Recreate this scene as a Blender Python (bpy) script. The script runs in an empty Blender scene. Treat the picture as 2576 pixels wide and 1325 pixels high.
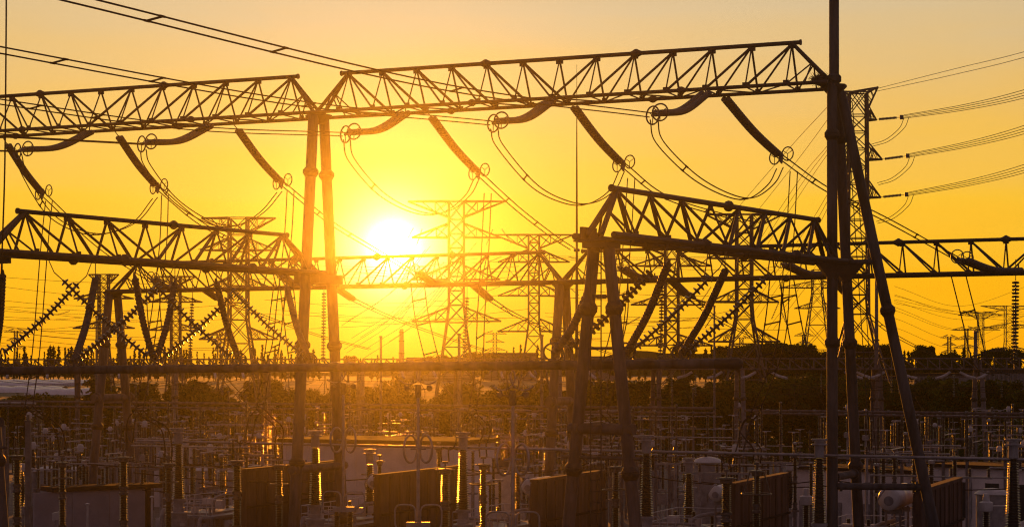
import bpy, math, random
from mathutils import Vector, Matrix
random.seed(7)
sc = bpy.context.scene
COL = sc.collection
V = Vector
R = math.radians
UP = V((0, 0, 1))

# ------------------------------------------------------------------ camera
CAMZ = 13.0
FPX, CX, HY = 4780.0, 1288.0, 931.0
cam = bpy.data.cameras.new('camera')
co = bpy.data.objects.new('camera', cam)
COL.objects.link(co)
co.location = (0, 0, CAMZ)
co.rotation_euler = (R(90), 0, 0)
cam.lens = 66.8
cam.sensor_width = 36
cam.shift_y = 0.1035
cam.clip_end = 12000
sc.camera = co

def at(x, y, D):
    """world point at distance D seen along a measured sight line"""
    return V(((x - CX) / FPX * D, D, CAMZ + (HY - y) / FPX * D))

# ------------------------------------------------------------------ materials
MATS = {}
def mat(name, base, rough=.6, metal=0., var=.35, scale=3., bump=0., spec=.5, streak=False, coat=0., dark=None):
    m = bpy.data.materials.new(name)
    m.use_nodes = True
    nt = m.node_tree
    b = nt.nodes['Principled BSDF']
    tc = nt.nodes.new('ShaderNodeTexCoord')
    mp = nt.nodes.new('ShaderNodeMapping')
    if streak:
        mp.inputs['Scale'].default_value = (1, 1, .18)
    nt.links.new(tc.outputs['Object'], mp.inputs['Vector'])
    n = nt.nodes.new('ShaderNodeTexNoise')
    n.inputs['Scale'].default_value = scale
    n.inputs['Detail'].default_value = 6
    n.inputs['Roughness'].default_value = .65
    nt.links.new(mp.outputs['Vector'], n.inputs['Vector'])
    r = nt.nodes.new('ShaderNodeValToRGB')
    d = dark if dark else tuple(c * (1 - var) for c in base)
    l = tuple(min(1, c * (1 + var)) for c in base)
    r.color_ramp.elements[0].position = .36
    r.color_ramp.elements[1].position = .64
    r.color_ramp.elements[0].color = (*d, 1)
    r.color_ramp.elements[1].color = (*l, 1)
    nt.links.new(n.outputs['Fac'], r.inputs['Fac'])
    nt.links.new(r.outputs['Color'], b.inputs['Base Color'])
    rr = nt.nodes.new('ShaderNodeMapRange')
    rr.inputs['To Min'].default_value = max(.05, rough - .12)
    rr.inputs['To Max'].default_value = min(1, rough + .12)
    nt.links.new(n.outputs['Fac'], rr.inputs['Value'])
    nt.links.new(rr.outputs[0], b.inputs['Roughness'])
    b.inputs['Metallic'].default_value = metal
    b.inputs['Specular IOR Level'].default_value = spec
    b.inputs['Coat Weight'].default_value = coat
    if bump:
        bp = nt.nodes.new('ShaderNodeBump')
        bp.inputs['Strength'].default_value = bump
        nt.links.new(n.outputs['Fac'], bp.inputs['Height'])
        nt.links.new(bp.outputs[0], b.inputs['Normal'])
    MATS[name] = m
    return m

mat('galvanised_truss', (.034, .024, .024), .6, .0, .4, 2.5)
mat('weathered_pole', (.1, .075, .075), .75, 0, .55, 2.2, .25, streak=True)
mat('stained_pole', (.06, .056, .062), .75, 0, .75, 1.6, .35, streak=True, dark=(.02, .016, .016))
mat('tank_white', (.68, .7, .74), .4, 0, .1, 2)
mat('far_steel', (.07, .05, .045), .6, .0, .25, 1)
mat('cable', (.035, .026, .025), .85, 0, .3, 3, spec=.1)
mat('brown_porcelain', (.016, .009, .008), .32, 0, .4, 4, spec=.5)
mat('grey_shed', (.085, .068, .07), .55, 0, .3, 5)
mat('glass_disc', (.05, .04, .045), .3, 0, .3, 5)
mat('fitting', (.11, .1, .1), .45, .5, .3, 6)
mat('aluminium_tube', (.32, .3, .32), .38, .6, .2, 3)
mat('grey_paint', (.27, .26, .28), .5, 0, .25, 2.5)
mat('pale_paint', (.5, .48, .5), .5, 0, .15, 2)
mat('firewall_concrete', (.1, .066, .058), .9, 0, .45, 1.2, .3, streak=True, spec=.15)
mat('grey_panel', (.3, .27, .31), .8, 0, .12, .9, .1)
mat('white_render', (.78, .7, .7), .8, 0, .12, .5)
mat('roof_dark', (.04, .03, .03), .95, 0, .3, 1, spec=.05)
mat('glazing', (.03, .035, .04), .12, 0, .2, 1)
mat('plastic_film', (.5, .47, .5), .35, 0, .15, .3)
mat('field_post', (.03, .02, .018), .28, 0, .4, 3)
mat('concrete', (.16, .14, .145), .85, 0, .3, 2, .3)
mat('twigs', (.05, .035, .025), .9, 0, .4, 8)
mat('bark', (.05, .04, .03), .9, 0, .4, 4)

def leafmat(name, a, b_):
    m = bpy.data.materials.new(name)
    m.use_nodes = True
    nt = m.node_tree
    nt.nodes.clear()
    o = nt.nodes.new('ShaderNodeOutputMaterial')
    d = nt.nodes.new('ShaderNodeBsdfDiffuse')
    t = nt.nodes.new('ShaderNodeBsdfTranslucent')
    mx = nt.nodes.new('ShaderNodeMixShader')
    mx.inputs[0].default_value = .18
    tc = nt.nodes.new('ShaderNodeTexCoord')
    n = nt.nodes.new('ShaderNodeTexNoise')
    n.inputs['Scale'].default_value = .6
    n.inputs['Detail'].default_value = 4
    r = nt.nodes.new('ShaderNodeValToRGB')
    r.color_ramp.elements[0].position = .35
    r.color_ramp.elements[1].position = .65
    r.color_ramp.elements[0].color = (*a, 1)
    r.color_ramp.elements[1].color = (*b_, 1)
    L = nt.links.new
    L(tc.outputs['Object'], n.inputs['Vector']); L(n.outputs['Fac'], r.inputs['Fac'])
    L(r.outputs[0], d.inputs[0]); L(r.outputs[0], t.inputs[0])
    L(d.outputs[0], mx.inputs[1]); L(t.outputs[0], mx.inputs[2]); L(mx.outputs[0], o.inputs[0])
    MATS[name] = m
leafmat('conifer_leaf', (.02, .03, .012), (.05, .06, .02))
leafmat('broad_leaf', (.018, .03, .008), (.05, .075, .018))

# ------------------------------------------------------------------ mesh builder
def frame_of(d):
    d = d.normalized()
    a = UP if abs(d.z) < .95 else V((1, 0, 0))
    x = d.cross(a).normalized()
    return x, x.cross(d).normalized()

class MB:
    def __init__(s):
        s.v = []; s.f = []
    def ring(s, c, x, y, r, n, ry=None):
        i0 = len(s.v)
        ry = r if ry is None else ry
        for k in range(n):
            a = 2 * math.pi * k / n
            s.v.append(c + x * (math.cos(a) * r) + y * (math.sin(a) * ry))
        return i0
    def tube(s, pts, rad, n=6, cap=True):
        pts = [V(p) for p in pts]
        m = len(pts)
        rs = rad if isinstance(rad, (list, tuple)) else [rad] * m
        d0 = (pts[1] - pts[0])
        x, y = frame_of(d0)
        prev = None
        for i, p in enumerate(pts):
            if 0 < i < m - 1:
                d = pts[i + 1] - pts[i - 1]
            elif i == 0:
                d = pts[1] - pts[0]
            else:
                d = pts[-1] - pts[-2]
            if d.length < 1e-9: d = d0
            d = d.normalized()
            x = (x - d * x.dot(d))
            if x.length < 1e-6: x, y = frame_of(d)
            x.normalize()
            y = x.cross(d)
            i0 = s.ring(p, x, y, rs[i], n)
            if prev is not None:
                for k in range(n):
                    s.f.append((prev + k, prev + (k + 1) % n, i0 + (k + 1) % n, i0 + k))
            elif cap:
                s.f.append(tuple(range(i0 + n - 1, i0 - 1, -1)))
            prev = i0
        if cap:
            s.f.append(tuple(range(prev, prev + n)))
        return s
    def bar(s, a, b, r, n=4):
        return s.tube([a, b], r, n)
    def box(s, c, size, x=V((1, 0, 0)), y=None, z=None):
        x = x.normalized()
        if z is None: z = UP
        if y is None: y = z.cross(x).normalized()
        c = V(c)
        i = len(s.v)
        for dz in (-.5, .5):
            for dy in (-.5, .5):
                for dx in (-.5, .5):
                    s.v.append(c + x * dx * size[0] + y * dy * size[1] + z * dz * size[2])
        for q in ((0, 2, 3, 1), (4, 5, 7, 6), (0, 1, 5, 4), (2, 6, 7, 3), (0, 4, 6, 2), (1, 3, 7, 5)):
            s.f.append(tuple(i + k for k in q))
        return s
    def lathe(s, prof, o=V((0, 0, 0)), n=12, ax=UP):
        x, y = frame_of(ax)
        prev = None
        for r, z in prof:
            i0 = s.ring(o + ax * z, x, y, max(r, 1e-4), n)
            if prev is not None:
                for k in range(n):
                    s.f.append((prev + k, prev + (k + 1) % n, i0 + (k + 1) % n, i0 + k))
            else:
                s.f.append(tuple(range(i0 + n - 1, i0 - 1, -1)))
            prev = i0
        s.f.append(tuple(range(prev, prev + n)))
        return s
    def torus(s, c, nrm, Rr, r, n=20, m=6, squash=1., a0=0., a1=360., xdir=None):
        x, y = frame_of(nrm)
        if xdir is not None:
            x = (xdir - nrm * xdir.dot(nrm)).normalized(); y = nrm.cross(x).normalized()
        full = abs(a1 - a0) >= 359.9
        k = n if full else n + 1
        pts = []
        for i in range(k):
            a = R(a0 + (a1 - a0) * i / n)
            pts.append(c + x * (math.cos(a) * Rr * squash) + y * (math.sin(a) * Rr))
        if full:
            pts = pts + pts[:2]
            s.tube(pts, r, m, False)
        else:
            s.tube(pts, r, m)
        return s
    def build(s, name, material, parent=None, smooth=True):
        off = parent.location if parent is not None else V((0, 0, 0))
        if parent is not None and parent.parent is not None: off = parent.parent.location
        me = bpy.data.meshes.new(name)
        me.from_pydata([tuple(p - off) for p in s.v], [], s.f)
        if smooth:
            me.polygons.foreach_set('use_smooth', [True] * len(me.polygons))
            me.set_sharp_from_angle(angle=R(42))
        me.materials.append(MATS[material])
        me.update()
        o = bpy.data.objects.new(name, me)
        COL.objects.link(o)
        if parent is not None: o.parent = parent
        return o

def thing(name, label, cat, loc=(0, 0, 0), group=None):
    o = bpy.data.objects.new(name, None)
    o.empty_display_size = .5
    COL.objects.link(o)
    o.location = loc
    o['label'] = label; o['category'] = cat
    if group: o['group'] = group
    return o
def tag(o, label, cat, group=None):
    o['label'] = label; o['category'] = cat
    if group: o['group'] = group
    return o
KIDS = {}
def copy_tree(root, loc, rz=0., label=None, group=None, scale=1.):
    if root.name not in KIDS: KIDS[root.name] = [(c, list(c.children)) for c in root.children]
    r = root.copy(); COL.objects.link(r)
    r.location = loc; r.rotation_euler = (0, 0, rz)
    r.scale = (scale, scale, scale) if isinstance(scale, (int, float)) else scale
    if label: r['label'] = label
    if group: r['group'] = group
    for c, gs in KIDS[root.name]:
        k = c.copy(); COL.objects.link(k); k.parent = r
        for g in gs:
            q = g.copy(); COL.objects.link(q); q.parent = k
    return r

def crom(pts, n=8):
    """smooth curve through points"""
    pts = [V(p) for p in pts]
    if len(pts) < 3:
        return [pts[0].lerp(pts[1], i / n) for i in range(n + 1)]
    P = [pts[0] * 2 - pts[1]] + pts + [pts[-1] * 2 - pts[-2]]
    out = []
    for i in range(1, len(P) - 2):
        a, b, c, d = P[i - 1:i + 3]
        for k in range(n):
            t = k / n
            out.append(.5 * ((2 * b) + (c - a) * t + (2 * a - 5 * b + 4 * c - d) * t * t + (3 * b - a - 3 * c + d) * t ** 3))
    out.append(pts[-1])
    return out
def sag(a, b, s, n=16):
    return [a.lerp(b, i / n) - UP * (4 * s * (i / n) * (1 - i / n)) for i in range(n + 1)]

# ------------------------------------------------------------------ sky, sun, haze
SAZ, SEL = math.atan((990 - CX) / FPX), math.atan((931 - 624) / FPX)
sd = V((math.sin(SAZ) * math.cos(SEL), math.cos(SAZ) * math.cos(SEL), math.sin(SEL)))
w = bpy.data.worlds.new('World'); sc.world = w; w.use_nodes = True
nt = w.node_tree; nt.nodes.clear(); L = nt.links.new
def N(t, **k):
    n = nt.nodes.new(t)
    for a, b in k.items(): setattr(n, a, b)
    return n
def math_(op, a, b=None):
    n = N('ShaderNodeMath', operation=op)
    for i, q in enumerate((a, b)):
        if q is None: continue
        if isinstance(q, (int, float)): n.inputs[i].default_value = q
        else: L(q, n.inputs[i])
    return n.outputs[0]
tc = N('ShaderNodeTexCoord')
nrm = N('ShaderNodeVectorMath', operation='NORMALIZE'); L(tc.outputs['Generated'], nrm.inputs[0])
sx = N('ShaderNodeSeparateXYZ'); L(nrm.outputs[0], sx.inputs[0])
el = math_('MULTIPLY', math_('ARCSINE', sx.outputs[2]), 180 / math.pi)
dt = N('ShaderNodeVectorMath', operation='DOT_PRODUCT'); L(nrm.outputs[0], dt.inputs[0]); dt.inputs[1].default_value = sd
ang = math_('MULTIPLY', math_('ARCCOSINE', math_('MINIMUM', dt.outputs['Value'], 1.0)), 180 / math.pi)
# faint cloud veil bends the bands a little
no = N('ShaderNodeTexNoise'); no.inputs['Scale'].default_value = 5; no.inputs['Detail'].default_value = 5
mp = N('ShaderNodeMapping'); mp.inputs['Scale'].default_value = (1, 1, 7); L(nrm.outputs[0], mp.inputs[0]); L(mp.outputs[0], no.inputs['Vector'])
el2 = math_('ADD', el, math_('MULTIPLY', math_('SUBTRACT', no.outputs['Fac'], .5), 3.2))
ramp = N('ShaderNodeValToRGB')
L(math_('DIVIDE', el2, 40.), ramp.inputs[0])
stops = [(0, (1., .395, .002)), (2.5, (.98, .46, .004)), (5, (.94, .52, .028)), (7.5, (.84, .50, .11)), (11, (.66, .50, .285)), (18, (.40, .34, .22)), (40, (.16, .15, .16))]
cr = ramp.color_ramp
cr.elements[0].position = 0; cr.elements[0].color = (*stops[0][1], 1)
cr.elements[1].position = 1; cr.elements[1].color = (*stops[-1][1], 1)
for e_, c_ in stops[1:-1]:
    q = cr.elements.new(e_ / 40.); q.color = (*c_, 1)
# away from the sun the dusk sky is dim and purplish
mr = N('ShaderNodeMapRange', interpolation_type='SMOOTHSTEP')
mr.inputs['From Min'].default_value = 17; mr.inputs['From Max'].default_value = 46
L(ang, mr.inputs['Value'])
mixd = N('ShaderNodeMixRGB'); L(mr.outputs[0], mixd.inputs[0]); L(ramp.outputs[0], mixd.inputs[1])
mixd.inputs[2].default_value = (.19, .132, .15, 1)
def lobe(amp, width, col, power=1.):
    q = math_('DIVIDE', ang, width)
    if power != 1.: q = math_('POWER', q, power)
    e = math_('MULTIPLY', math_('EXPONENT', math_('MULTIPLY', q, -1.)), amp)
    m = N('ShaderNodeVectorMath', operation='SCALE'); m.inputs[0].default_value = col; L(e, m.inputs['Scale'])
    return m.outputs[0]
acc = mixd.outputs[0]
for lb in (lobe(.42, 4.2, (.4, .33, .12)), lobe(1.7, 1.3, (1, .85, .5), 2.), lobe(5., .52, (1, .93, .75), 2.)):
    a = N('ShaderNodeVectorMath', operation='ADD'); L(acc, a.inputs[0]); L(lb, a.inputs[1]); acc = a.outputs[0]
sky = N('ShaderNodeTexSky'); sky.sky_type = 'NISHITA'; sky.sun_disc = False
sky.sun_elevation = SEL; sky.sun_rotation = SAZ; sky.dust_density = 3
bg = N('ShaderNodeBackground'); L(acc, bg.inputs[0]); bg.inputs[1].default_value = 1.27
bg2 = N('ShaderNodeBackground'); L(sky.outputs[0], bg2.inputs[0]); bg2.inputs[1].default_value = .004
ad = N('ShaderNodeAddShader'); L(bg.outputs[0], ad.inputs[0]); L(bg2.outputs[0], ad.inputs[1])
ow = N('ShaderNodeOutputWorld'); L(ad.outputs[0], ow.inputs[0])

sl = bpy.data.lights.new('sun', 'SUN'); sl.energy = 6.; sl.color = (1, .30, .015); sl.angle = R(.6)
so = bpy.data.objects.new('sun', sl); COL.objects.link(so); so.rotation_euler = sd.to_track_quat('Z', 'Y').to_euler()

hm = bpy.data.materials.new('haze_and_lens_glare'); hm.use_nodes = True
nt = hm.node_tree; nt.nodes.clear(); L = nt.links.new
o_ = N('ShaderNodeOutputMaterial'); s_ = N('ShaderNodeVolumeScatter'); s_.inputs['Anisotropy'].default_value = .957
s_.inputs['Color'].default_value = (1, 1, 1, 1)
g_ = N('ShaderNodeNewGeometry'); x_ = N('ShaderNodeSeparateXYZ'); L(g_.outputs['Position'], x_.inputs[0])
a_ = N('ShaderNodeMapRange'); a_.inputs['From Min'].default_value = 55; a_.inputs['From Max'].default_value = 125
a_.inputs['To Min'].default_value = 1.4e-4; a_.inputs['To Max'].default_value = .8e-6  # near air made far denser to imitate veiling lens glare over closer structures
L(x_.outputs[1], a_.inputs[0]); zr_ = N('ShaderNodeMapRange', interpolation_type='SMOOTHSTEP'); L(x_.outputs[2], zr_.inputs['Value'])
zr_.inputs['From Min'].default_value = 4; zr_.inputs['From Max'].default_value = 12.8; zr_.inputs['To Min'].default_value = .12; zr_.inputs['To Max'].default_value = 1.  # thinned low down so the glare leaves the bottom of the view dark
dz_ = N('ShaderNodeMath', operation='MULTIPLY'); L(a_.outputs[0], dz_.inputs[0]); L(zr_.outputs[0], dz_.inputs[1])
L(dz_.outputs[0], s_.inputs['Density'])
ab_ = N('ShaderNodeVolumeAbsorption'); ab_.inputs['Color'].default_value = (0, 0, 0, 1)
k_ = N('ShaderNodeMath', operation='MULTIPLY'); L(a_.outputs[0], k_.inputs[0]); k_.inputs[1].default_value = 18
L(k_.outputs[0], ab_.inputs['Density']); as_ = N('ShaderNodeAddShader'); L(s_.outputs[0], as_.inputs[0]); L(ab_.outputs[0], as_.inputs[1]); L(as_.outputs[0], o_.inputs['Volume'])
hm.cycles.volume_step_rate = .6
MATS['glare_haze'] = hm
hz = MB().box(V((0, 1040, 190)), (2400, 2140, 440)).build('glare_haze', 'glare_haze', smooth=False)
hz['kind'] = 'structure'; hz['label'] = 'golden hazy air, thickened near the camera to imitate lens glare around the sun'

# ------------------------------------------------------------------ ground
def gz(x, y):
    t = min(1, max(0, (y - 520) / 430)); t = t * t * (3 - 2 * t)
    return 6.5 * t
def ground():
    ys = [-60, 0, 60, 100, 140, 180, 220, 260, 320, 400] + list(range(520, 1000, 40)) + [1100, 1400, 2000, 3000, 6000]
    xs = [-3000, -1200, -500, -200, -60, 60, 200, 500, 1200, 3000]
    m = MB(); nx = len(xs)
    for y in ys:
        for x in xs: m.v.append(V((x, y, gz(x, y))))
    for j in range(len(ys) - 1):
        for i in range(nx - 1):
            a = j * nx + i; m.f.append((a, a + 1, a + nx + 1, a + nx))
    me = bpy.data.materials.new('yard_ground'); me.use_nodes = True
    t = me.node_tree; b = t.nodes['Principled BSDF']; b.inputs['Roughness'].default_value = .957
    c = t.nodes.new('ShaderNodeTexCoord'); n1 = t.nodes.new('ShaderNodeTexNoise'); n1.inputs['Scale'].default_value = .05; n1.inputs['Detail'].default_value = 10
    r = t.nodes.new('ShaderNodeValToRGB'); r.color_ramp.elements[0].position = .42; r.color_ramp.elements[1].position = .58
    r.color_ramp.elements[0].color = (.03, .045, .015, 1); r.color_ramp.elements[1].color = (.09, .085, .05, 1)
    t.links.new(c.outputs['Object'], n1.inputs['Vector']); t.links.new(n1.outputs['Fac'], r.inputs[0]); t.links.new(r.outputs[0], b.inputs['Base Color'])
    MATS['ground'] = me
    o = m.build('ground', 'ground', smooth=True); o['kind'] = 'structure'
    y2 = MB(); 
    y2.v += [V((-90, 60, .004 + 0)), V((90, 60, .004)), V((90, 262, .004)), V((-90, 262, .004))]; y2.f.append((0, 1, 2, 3))
    mat('yard_gravel', (.085, .08, .075), .95, 0, .5, 1.3)
    o = y2.build('yard_gravel', 'yard_gravel', smooth=False); o['kind'] = 'structure'
ground()

# ------------------------------------------------------------------ gantries
U = V((.9225, -.386, 0)); W_ = V((.386, .9225, 0)); BD = V((.555, .832, 0))
C1 = V((-8.9, 87.5, 0)); R1 = C1 + U * 24; L1 = C1 - U * 24
BP = V((BD.y, -BD.x, 0))          # across the side beams
S4 = R1 - BD * 19; S3 = C1 - BD * 19.5

def truss(name, label, A, B, depth, width, n, mid, ins0, ins1, rt, rb, rd, thin, group=None, collars=(.33, .67), gus=.16, material='galvanised_truss', tag_end=.35):
    root = thing(name, label, 'truss beam', (A + B) / 2, group)
    rt *= 1.2; rb *= 1.15; rd *= 1.25; thin *= 1.3
    Lx = (B - A).length; ax = (B - A).normalized(); sd_ = ax.cross(UP).normalized()
    T = [A + ax * (ins0 + (Lx - ins0 - ins1) * j / n) for j in range(n + 1)]
    top = [p + UP * depth for p in T]
    bot = {s: [p + sd_ * (s * width / 2) for p in T] for s in (-1, 1)}
    m = MB(); m.tube([top[0] - ax * tag_end, top[-1] + ax * tag_end], rt, 10)
    m.lathe([(rt * 1.35, 0), (rt * 1.35, .07)], top[0] - ax * (tag_end + .05), 10, ax)
    m.lathe([(rt * 1.35, 0), (rt * 1.35, .07)], top[-1] + ax * (tag_end - .02), 10, ax)
    m.build('top_chord', material, root)
    if collars:
        for c in collars:
            q = MB(); p = top[0].lerp(top[-1], c)
            q.lathe([(rt, -.26), (rt * 1.5, -.14), (rt * 2.15, -.04), (rt * 2.15, .04), (rt * 1.5, .14), (rt, .26)], p, 12, ax)
            q.build('flange_joint', material, root)
    for s in (-1, 1):
        q = MB(); q.tube([A + sd_ * s * width / 2, B + sd_ * s * width / 2], rb, 8)
        for c in (.3, .7):
            if collars:
                p = (A + sd_ * s * width / 2).lerp(B + sd_ * s * width / 2, c + .04 * s)
                q.lathe([(rb, -.2), (rb * 2, -.05), (rb * 2, .05), (rb, .2)], p, 10, ax)
        q.build('bottom_chord', material, root)
    q = MB()
    for j in range(n + 1):
        for s in (-1, 1):
            q.bar(top[j] - UP * rt * .6, bot[s][j], thin if s > 0 else rd * .75, 6)
            if j < mid and j < n: q.bar(top[j] - UP * rt * .6, bot[s][j + 1], rd if s < 0 else rd * .7, 6)
            elif j > mid: q.bar(top[j] - UP * rt * .6, bot[s][j - 1], rd if s > 0 else rd * .7, 6)
        if gus:
            q.box(top[j] - UP * (rt + gus * .4), (gus * 2.1, .03, gus), ax)
            for s in (-1, 1):
                q.box(bot[s][j] + UP * rb, (gus * 1.5, .03, gus * 1.2), ax)
        q.bar(bot[-1][j], bot[1][j], thin, 5)
        if j < n: q.bar(bot[-1 if j % 2 else 1][j], bot[1 if j % 2 else -1][j + 1], thin, 5)
    for s in (-1, 1):
        ea = A + sd_ * s * width * .18; eb = B + sd_ * s * width * .18
        q.bar(top[0], ea, rd * 1.35, 6); q.bar(top[-1], eb, rd * 1.35, 6)
        q.bar(top[0].lerp(ea, .5), bot[s][0], thin, 5); q.bar(top[-1].lerp(eb, .5), bot[s][-1], thin, 5)
        q.bar(top[0].lerp(ea, .5), A.lerp(bot[s][0], .55) + sd_ * s * width * .25, thin, 5)
        q.bar(top[-1].lerp(eb, .5), B.lerp(bot[s][-1], .55) + sd_ * s * width * .25, thin, 5)
    q.build('bracing', material, root)
    return root

H1, H3, H2 = CAMZ + 11.7, CAMZ + 4.4, CAMZ + 5.0
z = lambda p, h: V((p.x, p.y, h))
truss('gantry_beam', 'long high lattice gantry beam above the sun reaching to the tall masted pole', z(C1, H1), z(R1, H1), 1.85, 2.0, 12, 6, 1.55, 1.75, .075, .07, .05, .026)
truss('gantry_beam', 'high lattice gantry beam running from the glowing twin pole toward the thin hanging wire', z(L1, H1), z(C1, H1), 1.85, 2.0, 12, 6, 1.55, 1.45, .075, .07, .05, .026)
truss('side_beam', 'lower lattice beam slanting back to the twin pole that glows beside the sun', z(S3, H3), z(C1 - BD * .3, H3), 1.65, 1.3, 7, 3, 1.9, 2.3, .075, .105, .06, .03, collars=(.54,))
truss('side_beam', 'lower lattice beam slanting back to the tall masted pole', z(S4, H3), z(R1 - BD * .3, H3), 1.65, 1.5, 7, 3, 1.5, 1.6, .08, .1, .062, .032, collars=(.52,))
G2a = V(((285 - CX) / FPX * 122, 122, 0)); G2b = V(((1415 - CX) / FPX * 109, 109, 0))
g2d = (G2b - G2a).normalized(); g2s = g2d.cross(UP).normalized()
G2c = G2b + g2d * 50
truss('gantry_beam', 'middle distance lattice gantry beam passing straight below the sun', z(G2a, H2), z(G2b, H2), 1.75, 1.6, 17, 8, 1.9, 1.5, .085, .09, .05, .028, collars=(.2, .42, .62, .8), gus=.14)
truss('gantry_beam', 'middle distance lattice gantry beam running behind the masted pole out of the picture', z(G2b, H2), z(G2c, H2), 1.75, 1.6, 26, 13, 1.6, 1.6, .085, .09, .05, .028, collars=(.15, .38, .5, .8), gus=.14)

def pole(m, a, b, r, n=12, taper=1.0):
    m.tube([a, b], [r, r * taper], n)
def collar(p, d, r, root, h=.14):
    q = MB(); q.lathe([(r, -h * 1.6), (r * 1.3, -h * .7), (r * 1.42, -h * .5), (r * 1.42, h * .1), (r * 1.3, h * .2), (r * 1.42, h * .3), (r * 1.42, h * .6), (r, h * 1.6)], p, 14, d.normalized())
    for k in range(10):
        x, y = frame_of(d); a = k * math.pi / 5
        q.tube([p + (x * math.cos(a) + y * math.sin(a)) * r * 1.34 - d.normalized() * h * .62, p + (x * math.cos(a) + y * math.sin(a)) * r * 1.34 + d.normalized() * h * .75], .02, 4)
    return q.build('flange_joint', 'galvanised_truss', root)
def aframe(name, label, legs, r, material, zc, cap=None, group=None, bars=(), ladder=None, cat='pole'):
    root = thing(name, label, cat, V((legs[0][1].x, legs[0][1].y, 0)), group)
    lo_ = []
    for (a, b) in legs:
        m = MB(); pole(m, a, b, r, 14, 1.12); lo_.append(m.build('leg', material, root))
    for i, hh in zc:
        a, b = legs[i]; t = (a.z - hh) / (a.z - b.z); collar(a.lerp(b, t), a - b, r * 1.06, lo_[i])
    if cap:
        q = MB()
        q.lathe([(.0, -.0), (cap[1] * .45, 0), (cap[1], .32), (cap[1], .4), (cap[1] * .2, .41)], cap[0] - UP * .4, 8)
        q.build('cap_plate', 'galvanised_truss', root)
    for (a, b, rr) in bars:
        q = MB(); q.tube([a, b], rr, 12)
        d = (b - a).normalized()
        for e in (a, b):
            q.lathe([(rr * 1.45, -.06), (rr * 1.45, .06)], e + d * (.35 if e is a else -.35), 12, d)
        q.build('crossbar', material, root)
    if ladder:
        a, b, sdv = ladder
        q = MB()
        for s in (-1, 1): q.bar(a + sdv * s * .2, b + sdv * s * .2, .022, 5)
        n = int((a - b).length / .35)
        for k in range(n): p = a.lerp(b, (k + .5) / n); q.bar(p - sdv * .2, p + sdv * .2, .012, 4)
        q.build('ladder', 'galvanised_truss', root)
    return root
def legpt(leg, h):
    a, b = leg; return a.lerp(b, (a.z - h) / (a.z - b.z))

# centre twin pole
lg = [(z(C1 - W_ * .5, H1), z(C1 - W_ * 2.9, 0)), (z(C1 + W_ * .5, H1), z(C1 + W_ * 2.9, 0))]
fr = aframe('gantry_pole', 'twin-legged gantry pole glowing orange just beside the sun', lg, .24, 'weathered_pole',
       [(0, 22.0), (1, 22.0), (0, 14.1), (1, 14.1), (0, 8.8), (1, 6)], (z(C1, H1), .62), bars=[(legpt(lg[0], 8.5) - W_ * .5, legpt(lg[1], 8.5) + W_ * .5, .19)])
MB().box(z(C1, H3 - .25), (1.3, 2.3, .42), U).build('beam_bracket', 'galvanised_truss', fr, False)
# masted pole
lg = [(z(R1 + V((-.12, -.35, 0)), H1), z(R1 + V((-.2, -.9, 0)), 0)), (z(R1 + V((.25, .5, 0)), H1), z(R1 + V((1.95, 3.4, 0)), 0)), (z(R1 + V((.3, 0, 0)), H1 - .3), z(R1 + V((5.15, -1.9, 0)), 0))]
fr = aframe('gantry_pole', 'tallest dark pole with mast and slanting brace leg, a nest at its top', lg, .21, 'stained_pole',
       [(0, 22.6), (1, 22.6), (0, 14.1), (1, 14.1), (2, 15.4), (1, 8.9)], (z(R1, H1), .55),
       bars=[(legpt(lg[0], 8.25), legpt(lg[2], 8.25), .14), (legpt(lg[0], H3 + .0), legpt(lg[2], H3), .1), (legpt(lg[0], 8.6), legpt(lg[1], 8.6), .16)])
m = MB(); m.tube([z(R1 + V((.02, 0, 0)), H1 - .3), z(R1 + V((.02, 0, 0)), 34), z(R1 + V((.02, 0, 0)), 44)], [.205, .2, .1], 14)
m.lathe([(.2, -.2), (.3, -.1), (.3, .1), (.2, .2)], z(R1 + V((.02, 0, 0)), H1 + .25), 12)
m.build('mast', 'stained_pole', fr)
for i, dx in ((0, -.3), (1, .3)):
    q = MB(); p = legpt(lg[i], H3)
    q.v += [p + V((-.75, -.3, .06)), p + V((.75, -.3, .06)), p + V((.12, -.22, -.75)), p + V((-.12, -.22, -.75)), p + V((-.75, .3, .06)), p + V((.75, .3, .06)), p + V((.12, .22, -.75)), p + V((-.12, .22, -.75))]
    q.f += [(0, 1, 2, 3), (5, 4, 7, 6), (0, 4, 5, 1), (1, 5, 6, 2), (2, 6, 7, 3), (3, 7, 4, 0)]
    q.build('beam_bracket', 'galvanised_truss', fr, False)
q = MB(); 
for s in (-.12, .12):
    q.bar(legpt(lg[1], H1 - .6) + V((s + .5, .2, 0)), legpt(lg[1], 9) + V((s + .8, .2, 0)), .018, 4)
q.build('ladder', 'galvanised_truss', fr)
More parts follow.
